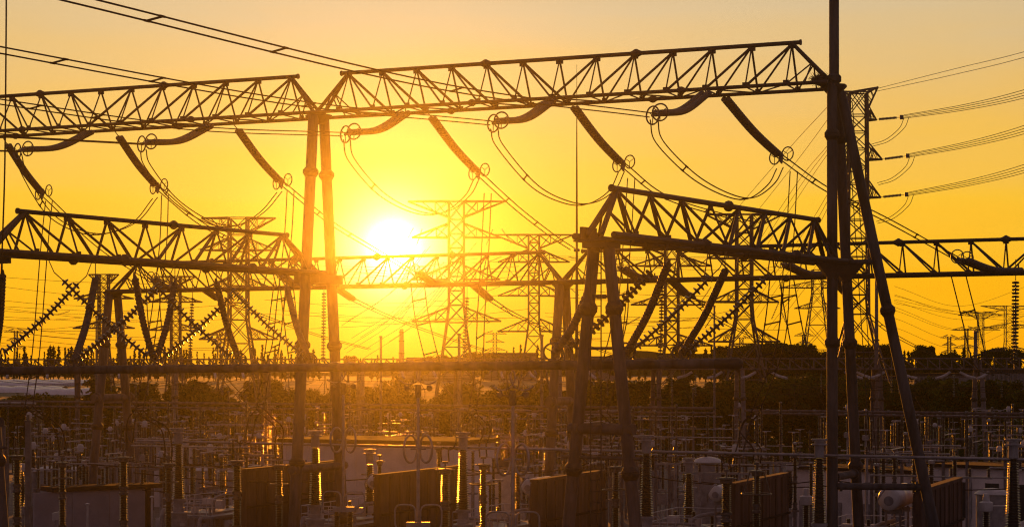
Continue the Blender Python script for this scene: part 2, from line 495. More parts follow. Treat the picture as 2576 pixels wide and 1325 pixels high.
# side beam posts
for S, lab in ((S4, 'reddish twin-legged post with ladder carrying the near end of a side beam'), (S3, 'twin-legged post half out of the picture at the thin hanging wire')):
    lg = [(z(S - BP * .12 + BD * .25, H3 - .15), z(S - BP * 2.0 + BD * .25, 0)), (z(S + BP * .38 + BD * .25, H3 - .15), z(S + BP * 2.3 + BD * .25, 0))]
    if S is S3: lg = [(a + V((-.6, 0, 0)), b + V((-.6, 0, 0))) for a, b in lg]
    fr = aframe('beam_post', lab, lg, .2, 'weathered_pole', [(0, 15.0), (1, 15.0), (0, 9.7), (1, 9.6)], None,
           bars=[(legpt(lg[0], 11.05) - BP * .3, legpt(lg[1], 11.05) + BP * .3, .19), (legpt(lg[0], 15.4), legpt(lg[1], 15.4), .05), (legpt(lg[0], 13.7) - BP * .3, legpt(lg[1], 13.7) + BP * .3, .05), (legpt(lg[0], 10.1) - BP * .5, legpt(lg[1], 10.1) + BP * .5, .06)],
           ladder=(z(S + BP * .13 - BD * .1, H3), z(S + BP * .13 - BD * .1, 1), BP))
    q = MB(); c = z(S + BP * .13 + BD * .25, H3 - .17)
    q.box(c, (1.5, 1.1, .06), BP); q.box(c - UP * .14, (1.0, .8, .2), BP)
    q.box(c + UP * .26 - BP * .5, (.12, .9, .4), BP)
    q.build('cap_plate', 'galvanised_truss', fr, False)
# second gantry poles
for S, lab in ((G2a, 'grey twin pole under the end of the beam behind the crossing insulators'), (G2b, 'twin pole standing between the thin mast and the lattice tower where two beams meet'), (G2c, 'twin pole carrying the end of the beam beyond the masted pole')):
    lg = [(z(S - W_ * .45, H2 - .1), z(S - W_ * 3.2, 0)), (z(S + W_ * .45, H2 - .1), z(S + W_ * 3.0, 0))]
    aframe('gantry_pole', lab, lg, .26, 'weathered_pole', [(0, 14.6), (1, 14.6), (0, 9.4), (1, 9.3), (0, 5.6)], (z(S, H2), .7),
           bars=[(legpt(lg[0], 11.2) - W_ * .7, legpt(lg[1], 11.2) + W_ * .7, .25)])

# bird nest
q = MB(); nc = at(2066, 203, 78.0)
for k in range(330):
    a = random.uniform(0, 6.28); rr = random.uniform(0, .42) ; hh = random.uniform(-.2, .24) * (1 - rr)
    p = nc + V((math.cos(a) * rr, math.sin(a) * rr, hh))
    d = V((random.uniform(-1, 1), random.uniform(-1, 1), random.uniform(-.5, .6))).normalized() * random.uniform(.08, .24)
    q.bar(p - d, p + d, .009, 3)
q.lathe([(.1, -.25), (.4, -.08), (.42, .06), (.25, .12)], nc, 9)
tag(q.build('bird_nest', 'twigs', smooth=False), 'shaggy stick nest wedged where the high beam meets the masted pole', 'bird nest')

# ------------------------------------------------------------------ insulator strings
def interp_path(pts, step):
    pts = crom(pts, 10); out = [pts[0]]; acc = 0
    for a, b in zip(pts, pts[1:]):
        l = (b - a).length
        if l < 1e-9: continue
        t = step - acc
        while t <= l:
            out.append(a.lerp(b, t / l)); t += step
        acc = (l - (t - step))
    return out
def shed_tube(m, pts, rc, rd_, pitch, n=10, solid=True):
    P = interp_path(pts, pitch); path = []; rad = []
    for a, b in zip(P, P[1:]):
        if solid: seq = ((0, rc), (.15, rd_), (.55, rd_ * .96), (.7, rc))
        else: seq = ((0, rc), (.26, rc), (.32, rd_ * .5), (.5, rd_), (.66, rd_ * .96), (.74, rc))
        for t, r_ in seq: path.append(a.lerp(b, t)); rad.append(r_)
    path.append(P[-1]); rad.append(rc)
    m.tube(path, rad, n)
def ring_part(root, c, nrm, Rr, r=.022, sq=1., spokes=True, name='corona_ring', xdir=None):
    r *= 1.35
    q = MB(); q.torus(c, nrm.normalized(), Rr, r, 24, 6, sq, xdir=xdir); pr = q.build(name, 'fitting', root)
    if spokes:
        q = MB(); x, y = frame_of(nrm)
        for k in range(3):
            a = k * 2.09 + .5; q.bar(c, c + (x * math.cos(a) * sq + y * math.sin(a)) * Rr, r * .55, 4)
        q.build('spoke', 'fitting', pr)

ORD = ['nearest the thin hanging wire', 'second from the thin hanging wire', 'beside the glowing twin pole', 'just past the glowing twin pole', 'above the lattice tower beside the sun', 'nearest the masted pole']
NS = [((225, 335), (62, 378), 93.5), ((525, 320), (373, 360), 90.5), ((1020, 287), (884, 335), 86.3), ((1385, 257), (1255, 307), 83), ((1775, 237), (1655, 287), 80)]
FS = [((20, 367), (105, 487), 95), ((300, 347), (395, 472), 92.5), ((600, 330), (706, 460), 89.5), ((1087, 299), (1201, 435), 85.8), ((1445, 273), (1565, 415), 83), ((1825, 250), (1962, 395), 80)]
nring = []; fring = []
nlab = ['beside the thin hanging wire', 'over the slanting side beam', 'just past the glowing twin pole', 'above the tower beside the sun', 'closest to the masted pole']
for (a, b, D), nl in zip(NS, nlab):
    A = at(*a, D - 1.0); B = at(*b, D - 6.6)
    A.z = min(A.z, H1 - .12)
    mid_ = A.lerp(B, .5) - UP * .3
    rt = thing('tension_insulator', 'thick curved twin string rising to the high beam ' + nl, 'insulator', A, 'camera side strings of the high beam')
    for s in (-1, 1):
        q = MB(); o = U * .15 * s; shed_tube(q, [A + o, mid_ + o, B + o], .085, .135, .15, 12); q.build('insulator_sheds', 'grey_shed', rt)
    dv = (B - A).normalized()
    q = MB(); q.box(B + dv * .22, (.45, .14, .1), dv); q.tube([B, B + dv * .65], .07, 8); q.build('yoke', 'fitting', rt); q = MB(); q.box(A - dv * .15, (.3, .3, .06), dv); q.bar(A, A + UP * .3, .03); q.build('hanger', 'fitting', rt)
    ring_part(rt, B - dv * .28, (U * .1 + W_ * .95), .33, .024, 1., True)
    ring_part(rt, B + dv * .62, (U * .38 + W_ * .75), .35, .024, 1., True)
    nring.append(B + dv * .62)
for i, (a, b, D) in enumerate(FS):
    A = at(*a, D + 1.0); B = at(*b, D + 4.6)
    A.z = min(A.z, H1 - .12)
    mid_ = A.lerp(B, .5) - UP * .14
    rt = thing('tension_insulator', 'straight dark string slanting down behind the high beam, ' + ORD[i], 'insulator', A, 'far side strings of the high beam')
    for s in (-1, 1):
        q = MB(); o = U * .09 * s; shed_tube(q, [A + o, mid_ + o, B + o], .085, .13, .15, 12); q.build('insulator_sheds', 'grey_shed', rt)
    dv = (B - A).normalized()
    q = MB(); q.box(B + dv * .1, (.3, .5, .05), dv, z=W_.cross(UP).normalized()); q.build('yoke', 'fitting', rt); q = MB(); q.bar(A, A - dv * .5, .03); q.bar(A - dv * .5 , A - dv * .5 + UP * .25, .03); q.build('hanger', 'fitting', rt)
    c = at(b[0], b[1], D + 4.6)
    ring_part(rt, c - U * .24 - UP * .05, U * .38 + W_ * .75, .3, .022, 1.)
    ring_part(rt, c + U * .3 + UP * .12 + W_ * .2, U * .3 + W_ * .8, .3, .022, 1.)
    fring.append(c)

# ------------------------------------------------------------------ conductors
def twin(name, label, curve, off, r=.022, spacers=(), group=None, cat='power line', smat='cable', n2=None, sr=1.):
    """two parallel wires and the spacers between them"""
    r *= 1.3; rt = thing(name, label, cat, curve[0], group)
    o2 = n2 if n2 is not None else off
    nC = len(curve)
    A = [p + off * .5 for p in curve]; B = [p - off * .5 for p in curve]
    for P in (A, B):
        MB().tube(P, r, 6).build('wire', smat, rt)
    for t in spacers:
        i = min(nC - 2, int(t * (nC - 1)))
        q = MB(); d = (curve[i + 1] - curve[i]).normalized()
        q.bar(A[i] - d * .12, B[i] + d * .12, r * 1.3, 5)
        q.tube([A[i] - d * .2, A[i]], r * 1.35, 6); q.tube([B[i], B[i] + d * .2], r * 1.35, 6)
        q.build('spacer', smat, rt)
    return rt
def line3(p, q, mids, n=10):
    return crom([p] + mids + [q], n)

# incoming spans over the camera's side
starts = [((190, 0), 42.4), ((0, 128), 51.4), ((0, 258), 63.5)]
for i, (st, D) in enumerate(starts):
    e = nring[4 - i]; s = at(*st, D)
    ext = s + (s - e) * .35 + UP * .35
    cur = crom([e, e.lerp(s, .5) - UP * (.42 if i == 0 else .3), s, ext], 16)
    twin('overhead_conductor', ['twin wire crossing the whole sky to the string closest to the masted pole',
         'twin wire crossing the sky to the string above the tower beside the sun',
         'twin wire running behind the high beam to the string just past the glowing twin pole'][i], cur, UP * .12 + U * .28, .018, (.33, .5, .62), 'twin wires spanning in to the high beam')
for i, (yy, D) in enumerate(((360, 84), (380, 90))):
    e = nring[1 - i]
    s = at(-60, yy - 18 * (1 - i), e.y - (12 if i == 0 else 3.5))
    cur = [e.lerp(s, k / 8.) for k in range(9)]
    twin('overhead_conductor', ['taut wire pair below the high beam ending at the second curved string', 'short wire pair entering at the thin hanging wire'][i], cur, U * .2 + UP * .02, .022, (), 'twin wires spanning in to the high beam')

# outgoing spans to the second gantry
ends = [((300, 660), 118), ((560, 800), 116), ((1040, 690), 111), ((1330, 800), 110), ((1553, 677), 106), ((2415, 655), 96)]
ends = [((380, 708), 119), ((706, 697), 116), ((1047, 691), 112.5), ((1440, 628), 108.), ((1880, 560), 100.), ((2412, 655), 97)]
mids = [[(250, 622)], [(500, 560), (620, 630)], [(830, 560), (930, 622)], [(1300, 525), (1390, 595)], [(1680, 500)], [(2080, 478), (2240, 560)]]
flab = ['thin hanging wire', 'slanting side beam', 'glowing twin pole', 'tower beside the sun', 'peaked beam end', 'masted pole']
for i in range(6):
    e, D = ends[i]; n_ = len(mids[i]) + 1
    pts = [fring[i]] + [at(*p, fring[i].y + (D - fring[i].y) * (k + 1) / n_) for k, p in enumerate(mids[i])] + [at(*e, D)]
    twin('overhead_conductor', 'twin wire sloping to the second gantry from the string at the ' + flab[i], crom(pts, 8), UP * .08 + U * .26, .022, (.25, .5, .8), 'twin wires between the two gantries')

# jumper loops
JL = [[(47, 390), (62, 440), (120, 535), (190, 580), (262, 590), (340, 560), (390, 500)],
      [(360, 380), (372, 420), (440, 505), (530, 562), (600, 568), (660, 535), (703, 485)],
      [(872, 352), (885, 405), (960, 490), (1050, 536), (1120, 535), (1175, 495), (1199, 452)],
      [(1243, 325), (1258, 370), (1345, 470), (1430, 512), (1490, 512), (1540, 480), (1563, 435)],
      [(1645, 302), (1660, 360), (1745, 445), (1830, 492), (1890, 500), (1940, 465), (1962, 425)]]
for i, P in enumerate(JL):
    D0, D1 = nring[i].y, fring[i].y if i else fring[0].y
    D1 = [fring[1].y, fring[2].y, fring[3].y, fring[4].y, fring[5].y][i]
    pts = [at(x, y, D0 + (D1 - D0) * k / (len(P) - 1)) for k, (x, y) in enumerate(P)]
    twin('jumper_loop', 'slack twin jumper loop ' + ['hanging behind the thin wire', 'dipping in front of the small tower by the slanting beam', 'dipping beside the sun disc', 'dipping across the thin lightning mast', 'dipping onto the slanting beam at the masted pole'][i], crom(pts, 8), U * .3 + UP * .05, .02, (.3, .62), 'jumper loops under the high beam')

# droppers
DR = [[(123, 508), (110, 640), (92, 872), (73, 1022)],
      [(415, 493), (410, 620), (390, 790), (366, 944), (350, 1032)],
      [(731, 483), (724, 600), (706, 760), (693, 872), (668, 944), (655, 1030)],
      [(1227, 488), (1220, 640), (1210, 800), (1205, 920), (1188, 1039)],
      [(1588, 450), (1578, 600), (1562, 800), (1545, 937), (1518, 1039)],
      [(1997, 433), (1988, 590), (1978, 700), (1962, 872), (1897, 1046)]]
dfoot = []
for i, P in enumerate(DR):
    D0 = fring[i].y + .5; D1 = [88, 87.5, 87, 86.5, 86, 82][i]
    pts = [at(x, y, D0 + (D1 - D0) * k / (len(P) - 1)) for k, (x, y) in enumerate(P)]
    dfoot.append(pts[-1])
    twin('dropper_cable', 'long twin dropper hanging to the yard from the ' + flab[i], crom(pts, 8), V((.34, .05, 0)), .02, (.34, .6, .85, .99), 'twin droppers from the far side wires')

# second gantry strings (camera side) with rings, far side stubs, hanging strings
G2D = lambda x: (lambda k: (lambda s: (G2a + g2d * s).y)((k * G2a.y - G2a.x) / (g2d.x - k * g2d.y)))((x - CX) / FPX)
for a, b, lab in (((441, 722), (388, 706), 'behind the crossing insulators'), ((765, 716), (714, 698), 'at the foot of the glowing twin pole'), ((1123, 713), (1055, 690), 'just under the sun'),
                  ((1647, 702), (1566, 677), 'behind the reddish post'), ((2077, 690), (1978, 668), 'behind the masted pole'), ((2562, 682), (2425, 656), 'in open sky beyond the masted pole')):
    D = G2D(a[0]); A = at(*a, D - .9); B = at(*b, D - 6)
    rt = thing('tension_insulator', 'sagging grey string along the second gantry beam ' + lab, 'insulator', A, 'camera side strings of the second gantry')
    m_ = A.lerp(B, .5) - UP * .22
    for s in (-1, 1):
        q = MB(); shed_tube(q, [A + g2d * .15 * s, m_ + g2d * .15 * s, B + g2d * .15 * s], .09, .16, .17, 10); q.build('insulator_sheds', 'grey_shed', rt)
    dv = (B - A).normalized()
    q = MB(); q.tube([B, B + dv * .7], .07, 8); q.build('yoke', 'fitting', rt); q = MB(); q.bar(A, A + UP * .3, .04); q.build('hanger', 'fitting', rt)
    ring_part(rt, B - dv * .35 + UP * .12, U * .2 + W_ * .9, .32, .022)
    ring_part(rt, B + dv * .75 + UP * .12, U * .2 + W_ * .9, .32, .022)
F2 = [((516, 731), (548, 753), [(640, 788), (800, 845), (930, 880)]), ((844, 724), (888, 755), [(985, 800), (1120, 850), (1290, 905)]), ((1192, 719), (1232, 754), [(1300, 795), (1420, 850), (1560, 900)]),
      ((1690, 707), (1728, 744), [(1800, 800), (1900, 850), (2040, 905)]), ((2096, 700), (2128, 738), [(2180, 790), (2260, 850), (2370, 905)])]
for i, (a, b, ws) in enumerate(F2):
    D = G2D(a[0]); A = at(*a, D + .9); B = at(*b, D + 4.5)
    lab = ['beside the crossing insulators', 'just past the glowing twin pole', 'under the tower beside the sun', 'behind the reddish post', 'behind the brace leg'][i]
    rt = thing('tension_insulator', 'short stubby string pointing down from the second gantry ' + lab, 'insulator', A, 'far side strings of the second gantry')
    for s in (-1, 1):
        q = MB(); shed_tube(q, [A + g2d * .13 * s, B + g2d * .13 * s], .09, .16, .17, 10); q.build('insulator_sheds', 'grey_shed', rt)
    q = MB(); q.box(B, (.4, .4, .1), U); q.build('yoke', 'fitting', rt); q = MB(); q.bar(A, A + UP * .25, .03); q.build('hanger', 'fitting', rt)
    pts = [B] + [at(*p, D + 4.5 + 40 * (k + 1)) for k, p in enumerate(ws)]
    twin('overhead_conductor', 'twin wire leaving the second gantry toward the distant yard ' + lab, crom(pts, 8), UP * .1 + U * .3, .028, (.2, .5, .8), 'twin wires beyond the second gantry')
HS = [(484, 737, 477, 915), (815, 724, 813, 917), (1175, 735, 1167, 920), (1666, 708, 1660, 912), (2555, 693, 2552, 917)]
for i, (x0, y0, x1, y1) in enumerate(HS):
    D = G2D(x0); A = at(x0, y0, D); B = at(x1, y1, D - 1)
    rt = thing('hanging_insulator', 'slender disc string hanging straight from the second gantry ' + ['between the crossing insulators', 'between the legs of the glowing pole', 'before the tower beside the sun', 'behind the reddish post', 'at the picture edge'][i], 'insulator', A, 'vertical disc strings')
    q = MB(); shed_tube(q, [A - UP * .3, B], .03, .15 if i < 4 else .2, .19, 10, False); q.build('insulator_discs', 'glass_disc', rt)
    q = MB(); q.bar(A + UP * .8, A - UP * .3, .02); q.build('hanger', 'fitting', rt); q = MB(); q.tube([B, B - UP * .3], .03, 6); q.build('end_clamp', 'fitting', rt)
# droppers under the second gantry
G2DR = [([(1050, 712), (1062, 803), (1090, 920)], 'under the sun'), ([(1955, 700), (1945, 800), (1925, 925)], 'before the big lattice tower'), ([(1978, 700), (1995, 800), (2020, 925)], 'beside the masted pole'),
        ([(2410, 690), (2438, 800), (2470, 918), (2520, 945)], 'in the open sky beyond the brace leg'), ([(706, 712), (695, 800), (680, 915)], 'beside the glowing pole'), ([(384, 722), (388, 800), (398, 890)], 'among the crossing insulators'),
        ([(720, 712), (730, 800), (745, 915)], 'in front of the glowing pole foot'), ([(1562, 690), (1560, 800), (1530, 930)], 'behind the reddish post')]
for P, lab in G2DR:
    D = G2D(P[0][0]) - 6
    twin('dropper_cable', 'twin dropper falling from the second gantry ' + lab, crom([at(x, y, D - 2 * k) for k, (x, y) in enumerate(P)], 8), V((.75, .1, 0)), .024, (.3, .6, .9), 'twin droppers of the second gantry')

# ------------------------------------------------------------------ V strings and the thick tube bus
TA = V((-24, 75.8, 12.92)); TB = V((7.35, 62, 13.2))
td = (TB - TA).normalized()
TOFF = [V((0, 0, 0)), BD * 6.4 + UP * .06, BD * 12.8 + UP * .1]
def tubeD(x, ph=0):
    T0 = TA + TOFF[ph]
    k = (x - CX) / FPX; s = (k * T0.y - T0.x) / (td.x - k * td.y); return (T0 + td * s)
rt = thing('tube_busbar', 'thick dark tubular busbar hung level across the picture with a rounded end', 'busbar', (TA + TB) / 2)
MB().tube([TA, TA.lerp(TB, .5), TB], .155, 16).build('tube', 'stained_pole', rt)
q = MB(); q.lathe([(.155, -.75), (.18, -.7), (.18, -.28), (.2, -.2), (.2, .05), (.12, .16), (.02, .2)], TB, 16, td); q.build('end_cap', 'galvanised_truss', rt)
for ph in (1, 2):
    e_ = tubeD(1815 - 40 * ph, ph); b_ = TA + TOFF[ph] - td * 6
    rt = thing('tube_busbar', ['', 'second level tube just behind the thick dark busbar', 'third level tube showing furthest behind the thick dark busbar'][ph], 'busbar', (b_ + e_) / 2)
    MB().tube([b_, b_.lerp(e_, .5), e_], .125, 14).build('tube', 'weathered_pole', rt)
    q = MB(); q.lathe([(.125, -.4), (.15, -.35), (.17, 0), (.02, .1)], e_, 14, td); q.build('end_cap', 'galvanised_truss', rt)
def b3(x, S, E):
    k = (x - CX) / FPX; d = (E - S).normalized(); s = (k * S.y - S.x) / (d.x - k * d.y); return (S + d * s).y
smooth_s = [(6, 694, -14, 900, 0, 0), (240, 706, 186, 912, 0, 0), (340, 702, 388, 908, 0, 1), (440, 714, 396, 895, 0, 1), (545, 714, 603, 910, 0, 2), (722, 727, 780, 912, 0, 2),
            (1478, 740, 1392, 893, 1, 0), (1680, 666, 1575, 890, 1, 1), (1824, 684, 1712, 893, 1, 2)]
disc_s = [(141, 691, 384, 909, 0, 1), (213, 700, 0, 898, 0, 0), (372, 700, 592, 909, 0, 2), (418, 708, 192, 909, 0, 1), (566, 716, 779, 909, 0, 2), (600, 730, 403, 905, 0, 1),
          (1657, 668, 1416, 894, 1, 0), (1806, 680, 1578, 894, 1, 1), (1941, 689, 1719, 894, 1, 2)]
sl_lab = ['cut by the picture edge', 'crossing the first pair of disc strings', 'leaning away beside the grey twin pole', 'leaning toward the grey twin pole', 'in front of the small lattice tower', 'against the glowing twin pole', 'beside the reddish post', 'first beyond the reddish post', 'second beyond the reddish post']
dl_lab = ['falling from the first crossing', 'rising to the first crossing', 'falling from the second crossing', 'rising to the second crossing', 'falling to the glowing pole', 'rising to the third crossing', 'passing behind the reddish post', 'between two smooth strings', 'furthest from the reddish post']
beamspec = [(S3, C1), (S4, R1)]
for i, (x0, y0, x1, y1, b, ph) in enumerate(smooth_s):
    D = max(66, min(b3(max(-20, x0), *beamspec[b]), 90)) if b == 0 else min(76, max(63.5, b3(x0, *beamspec[b])))
    A = at(x0, y0, D); T = tubeD(x1, ph); B = at(x1, y1, T.y)
    rt = thing('suspension_insulator', 'smooth ribbed string sloping down to the busbar, ' + sl_lab[i], 'insulator', A, 'smooth strings holding the thick busbar')
    bow = V(((B - A).x * .0, 0, -.12)) + V((math.copysign(.06, (B - A).x) * -1, 0, 0))
    q = MB(); shed_tube(q, [A, A.lerp(B, .5) + bow, B], .125, .15, .16, 14); q.build('insulator_sheds', 'grey_shed', rt)
    q = MB(); q.tube([A, A + (A - B).normalized() * .25], [.1, .03], 8); q.bar(A, V((A.x, A.y, H3)), .018)
    q.build('hanger', 'fitting', rt); q = MB()
    for kk in range(0): q.torus(A + UP * (.25 + kk * .13), (V((1, .2, 0)) if kk % 2 else V((.2, 1, 0))).normalized(), .06, .014, 8, 4)
    q.tube([B, V((T.x + (B.x - T.x) * .5, T.y, T.z))], .05, 8); q.build('link', 'fitting', rt)
    ring_part(rt, B + V((0, -.1, .08)), V((.45, 1, .1)), .3, .026, 1.2)
for i, (x0, y0, x1, y1, b, ph) in enumerate(disc_s):
    D = min(76, max(63.5, b3(x0, *beamspec[b]))) if b else b3(x0, *beamspec[b])
    A = at(x0, y0, D); T = tubeD(x1, ph); B = at(x1, y1, A.y + max(-1.3, min(1.3, T.y - A.y)))
    rt = thing('suspension_insulator', 'open disc string sloping down to the busbar, ' + dl_lab[i], 'insulator', A, 'disc strings holding the thick busbar')
    dv = (B - A).normalized()
    q = MB(); shed_tube(q, [A + dv * .35, A.lerp(B, .5) - UP * .12, B - dv * .1], .045, .185, .21, 12, False); q.build('insulator_discs', 'glass_disc', rt)
    q = MB(); q.bar(A + dv * .35, A - dv * .1, .02); q.bar(A - dv * .1, V((A.x - dv.x * .5, A.y, H3)), .018); q.build('hanger', 'fitting', rt); q = MB(); q.tube([B - dv * .1, V((B.x, T.y, T.z))], .035, 6); q.build('link', 'fitting', rt)
    ring_part(rt, B + V((.1, .1, .05)), V((.9, .5, .2)), .27, .024, 1.1, False)
# thin vertical wire at the picture edge
q = MB(); q.tube(crom([at(16, -40, 64), at(15, 130, 64), at(12, 420, 64), at(5, 640, 64), at(-8, 1000, 64)], 8), .028, 6)
tag(q.build('hanging_wire', 'cable'), 'single thin wire hanging nearly vertical down the picture edge', 'wire')

# ------------------------------------------------------------------ 220 kV gantry row
GL = V((0 - 1288, 0, 0)); 
def row(x):
    a = V(((-1288) / FPX * 238, 238, 0)); b = V(((1288) / FPX * 216, 216, 0)); d = (b - a).normalized()
    k = (x - CX) / FPX; s = (k * a.y - a.x) / (d.x - k * d.y); return a + d * s
px_ = [-70, 195, 440, 672, 907, 1152, 1402, 1650, 1861, 2206, 2462, 2700]
HR = CAMZ + .05
rdv = (row(2576) - row(0)).normalized(); rsd = rdv.cross(UP).normalized()
rowlab = ['at the picture edge by the thin wire', 'over the pale greenhouses', 'behind the grey twin pole', 'behind the glowing twin pole', 'straight below the sun', 'past the tower beside the sun', 'behind the thin lightning mast', 'behind the reddish post', 'above the end of the thick busbar', 'behind the masted pole', 'beyond the brace leg', 'at the open sky edge']
for i in range(len(px_) - 1):
    a, b = row(px_[i]), row(px_[i + 1])
    truss('yard_beam', 'slim lattice beam of the distant yard ' + rowlab[i], z(a, HR), z(b, HR), 1.2, 1.1, max(6, int((b - a).length / 1.35)), 99, .3, .3, .08, .09, .07, .05, 'slim beams of the distant yard', None, 0, 'weathered_pole', 0.)
rowpole = None
for i, x in enumerate(px_[1:-1]):
    p = row(x)
    lg = [(z(p - rsd * .35, HR), z(p - rsd * 2.3, 0)), (z(p + rsd * .35, HR), z(p + rsd * 2.3, 0))]
    lg = [(a + rdv * dx, b + rdv * dx * 2.4) for (a, b), dx in zip(lg, (-.33, .33))]
    aframe('yard_pole', 'grey twin-legged pole of the distant yard ' + rowlab[i + 1], lg, .26, 'concrete' if i % 2 else 'weathered_pole', [(0, 9.6), (1, 9.6)], (z(p, HR), .55), 'poles of the distant yard',
           bars=[(legpt(lg[0], 8.6), legpt(lg[1], 8.6), .12)])
# extra single poles and masts
def mastpole(x, ytop, D, r0, r1, lab, steps=()):
    p = at(x, ytop, D); b = V((p.x, p.y, gz(p.x, p.y)))
    m = MB(); k = [0, .35, .7, 1]; m.tube([b.lerp(p, t) for t in k], [r0, r0 + (r1 - r0) * .3, r0 + (r1 - r0) * .68, r1], 12)
    rt = thing('lightning_mast', lab, 'mast', b)
    m.build('shaft', 'concrete' if r1 > .05 else 'galvanised_truss', rt)
    q = MB()
    if r1 > .05: q.box(p + UP * .1, (r1 * 2.6, r1 * 2.6, .25)); 
    for t in (.3, .62): q.lathe([(r0, -.1), (r0 * 1.25, 0), (r0, .1)], b.lerp(p, t), 12)
    q.build('fittings', 'fitting', rt)
m_ = mastpole
m_(1451, 165, 135, .19, .012, 'very tall needle-thin lightning mast tapering to a point over the high beam')
m_(958, 851, 225, .17, .13, 'short grey pole standing right below the sun')
m_(1155, 845, 225, .2, .16, 'short grey pole in front of the tower beside the sun')
m_(1363, 848, 226, .2, .17, 'short grey pole past the thin lightning mast tower')
m_(1797, 775, 218, .16, .1, 'thin pole between the smooth strings and second beam')
m_(2454, 838, 218, .22, .2, 'stout pole with lamp top in open sky at the yard edge')
m_(242, 800, 228, .14, .08, 'thin pole rising behind the first crossing insulators')
m_(2205, 640, 222, .3, .16, 'tall pole seen through the big lattice tower')
# suspended strings of the yard
gl = thing('yard_insulator', 'short string of glinting discs hanging under a slim yard beam', 'insulator', (0, 0, 0), 'disc strings under the slim yard beams')
q = MB(); shed_tube(q, [V((0, 0, -.5)), V((0, 0, -2.9))], .035, .15, .2, 8, False); q.build('insulator_discs', 'glass_disc', gl)
q = MB(); q.bar(V((0, 0, 0)), V((0, 0, -.5)), .03); q.lathe([(.02, -3.1), (.1, -3.05), (.1, -2.95), (.03, -2.9)]); q.build('link', 'fitting', gl)
first = True
for x in [247, 280, 325, 372, 560, 628, 726, 816, 915, 1003, 1110, 1202, 1257, 1313, 1365, 1528, 1576, 1690, 1750, 2066, 2156, 2243, 2262, 2400, 2520]:
    p = row(x); p.z = HR - .1
    if first: gl.location = p; first = False
    else: copy_tree(gl, p, random.uniform(0, 3), scale=random.choice((1, 1, .85)))
# pale slanting strings under the beams, both sides
tl = thing('yard_tension_insulator', 'pale stubby insulator stretched out level under a slim yard beam', 'insulator', (0, 0, 0), 'pale level strings under the slim yard beams')
q = MB(); shed_tube(q, [V((0, -.3, -.1)), V((0, -1.4, -.55)), V((0, -2.6, -.8))], .1, .17, .17, 8); q.build('insulator_sheds', 'pale_paint', tl)
q = MB(); q.bar(V((0, 0, 0)), V((0, -.3, -.1)), .04); q.torus(V((0, -2.6, -.8)), V((0, 1, .2)).normalized(), .24, .02, 12, 4); q.build('yoke', 'fitting', tl)
first = True
for x, ry in [(20, .2), (120, .2), (300, .2), (540, .2), (610, .2), (760, .2), (850, .25), (1010, .2), (1090, .2), (1260, .1), (1330, .3), (1480, .3), (1745, -2.4), (1820, -.9), (1905, -.9), (1935, .8), (2120, .9), (2150, .9), (2230, -1.1), (2256, .9), (2395, -1.), (2410, .7), (2490, -.8)]:
    p = row(x); p.z = HR - .25
    if first: tl.location = p; tl.rotation_euler = (0, 0, ry); first = False
    else: copy_tree(tl, p, ry)
# sagging yard wires
rg = random.Random(4)
for k in range(22):
    x0 = rg.uniform(-60, 2300); x1 = x0 + rg.uniform(200, 520)
    a = row(x0); b = row(x1); dy = rg.uniform(-26, 4)
    a = V((a.x, a.y + dy, 0)); b = V((b.x, b.y + dy, 0)); hh = rg.uniform(11.1, 12.7)
    q = MB(); q.tube(sag(z(a, hh), z(b, hh + rg.uniform(-.3, .3)), rg.uniform(.3, 1.5), 14), .028, 5)
    tag(q.build('yard_wire', 'cable'), 'slack dark wire strung across the distant yard below the slim beams', 'wire', 'slack wires of the distant yard')
for k in range(26):
    x0 = rg.uniform(0, 2560); p = row(x0); p.y -= rg.uniform(4, 30); hh = rg.uniform(11.5, 12.8)
    q = MB(); q.tube(crom([z(p, hh), z(p + V((rg.uniform(-.7, .7), -.5, 0)), hh - 1.6), z(p + V((rg.uniform(-1.8, 1.8), -2.5, 0)), rg.uniform(6.5, 8.5))], 6), .028, 5)
    tag(q.build('yard_dropper', 'cable'), 'curved thin dropper wire hanging into the distant yard equipment', 'wire', 'thin droppers of the distant yard')

# far tube busbars
def fartube(x0, y0, D0, x1, y1, D1, r, lab, mt='weathered_pole', name='yard_busbar', n=6):
    a, b = at(x0, y0, D0), at(x1, y1, D1)
    rt = thing(name, lab, 'busbar', (a + b) / 2)
    MB().tube([a.lerp(b, t / n) for t in range(n + 1)], r, 10).build('tube', mt, rt)
    d = (b - a).normalized()
    for t in range(1, n * 2): q = MB(); q.lathe([(r * 1.35, -.12), (r * 1.35, .12)], a.lerp(b, t / (n * 2)), 8, d); q.build('clamp', 'fitting', rt)
    return a, b
fartube(-60, 1010, 200, 1800, 1029, 160, .13, 'upper of two level tubes running across the yard behind the glowing pole')
fartube(-60, 1022, 197, 1800, 1041, 157, .11, 'lower of two level tubes running across the yard behind the glowing pole')
fartube(1874, 1034, 160, 2640, 1043, 143, .12, 'upper level tube starting behind the masted pole')
fartube(1900, 1041, 158, 2640, 1052, 141, .1, 'lower level tube starting behind the masted pole')
fartube(-40, 1014, 150, 90, 1016, 149, .09, 'short pale tube entering behind the thin wire', 'aluminium_tube', n=2)

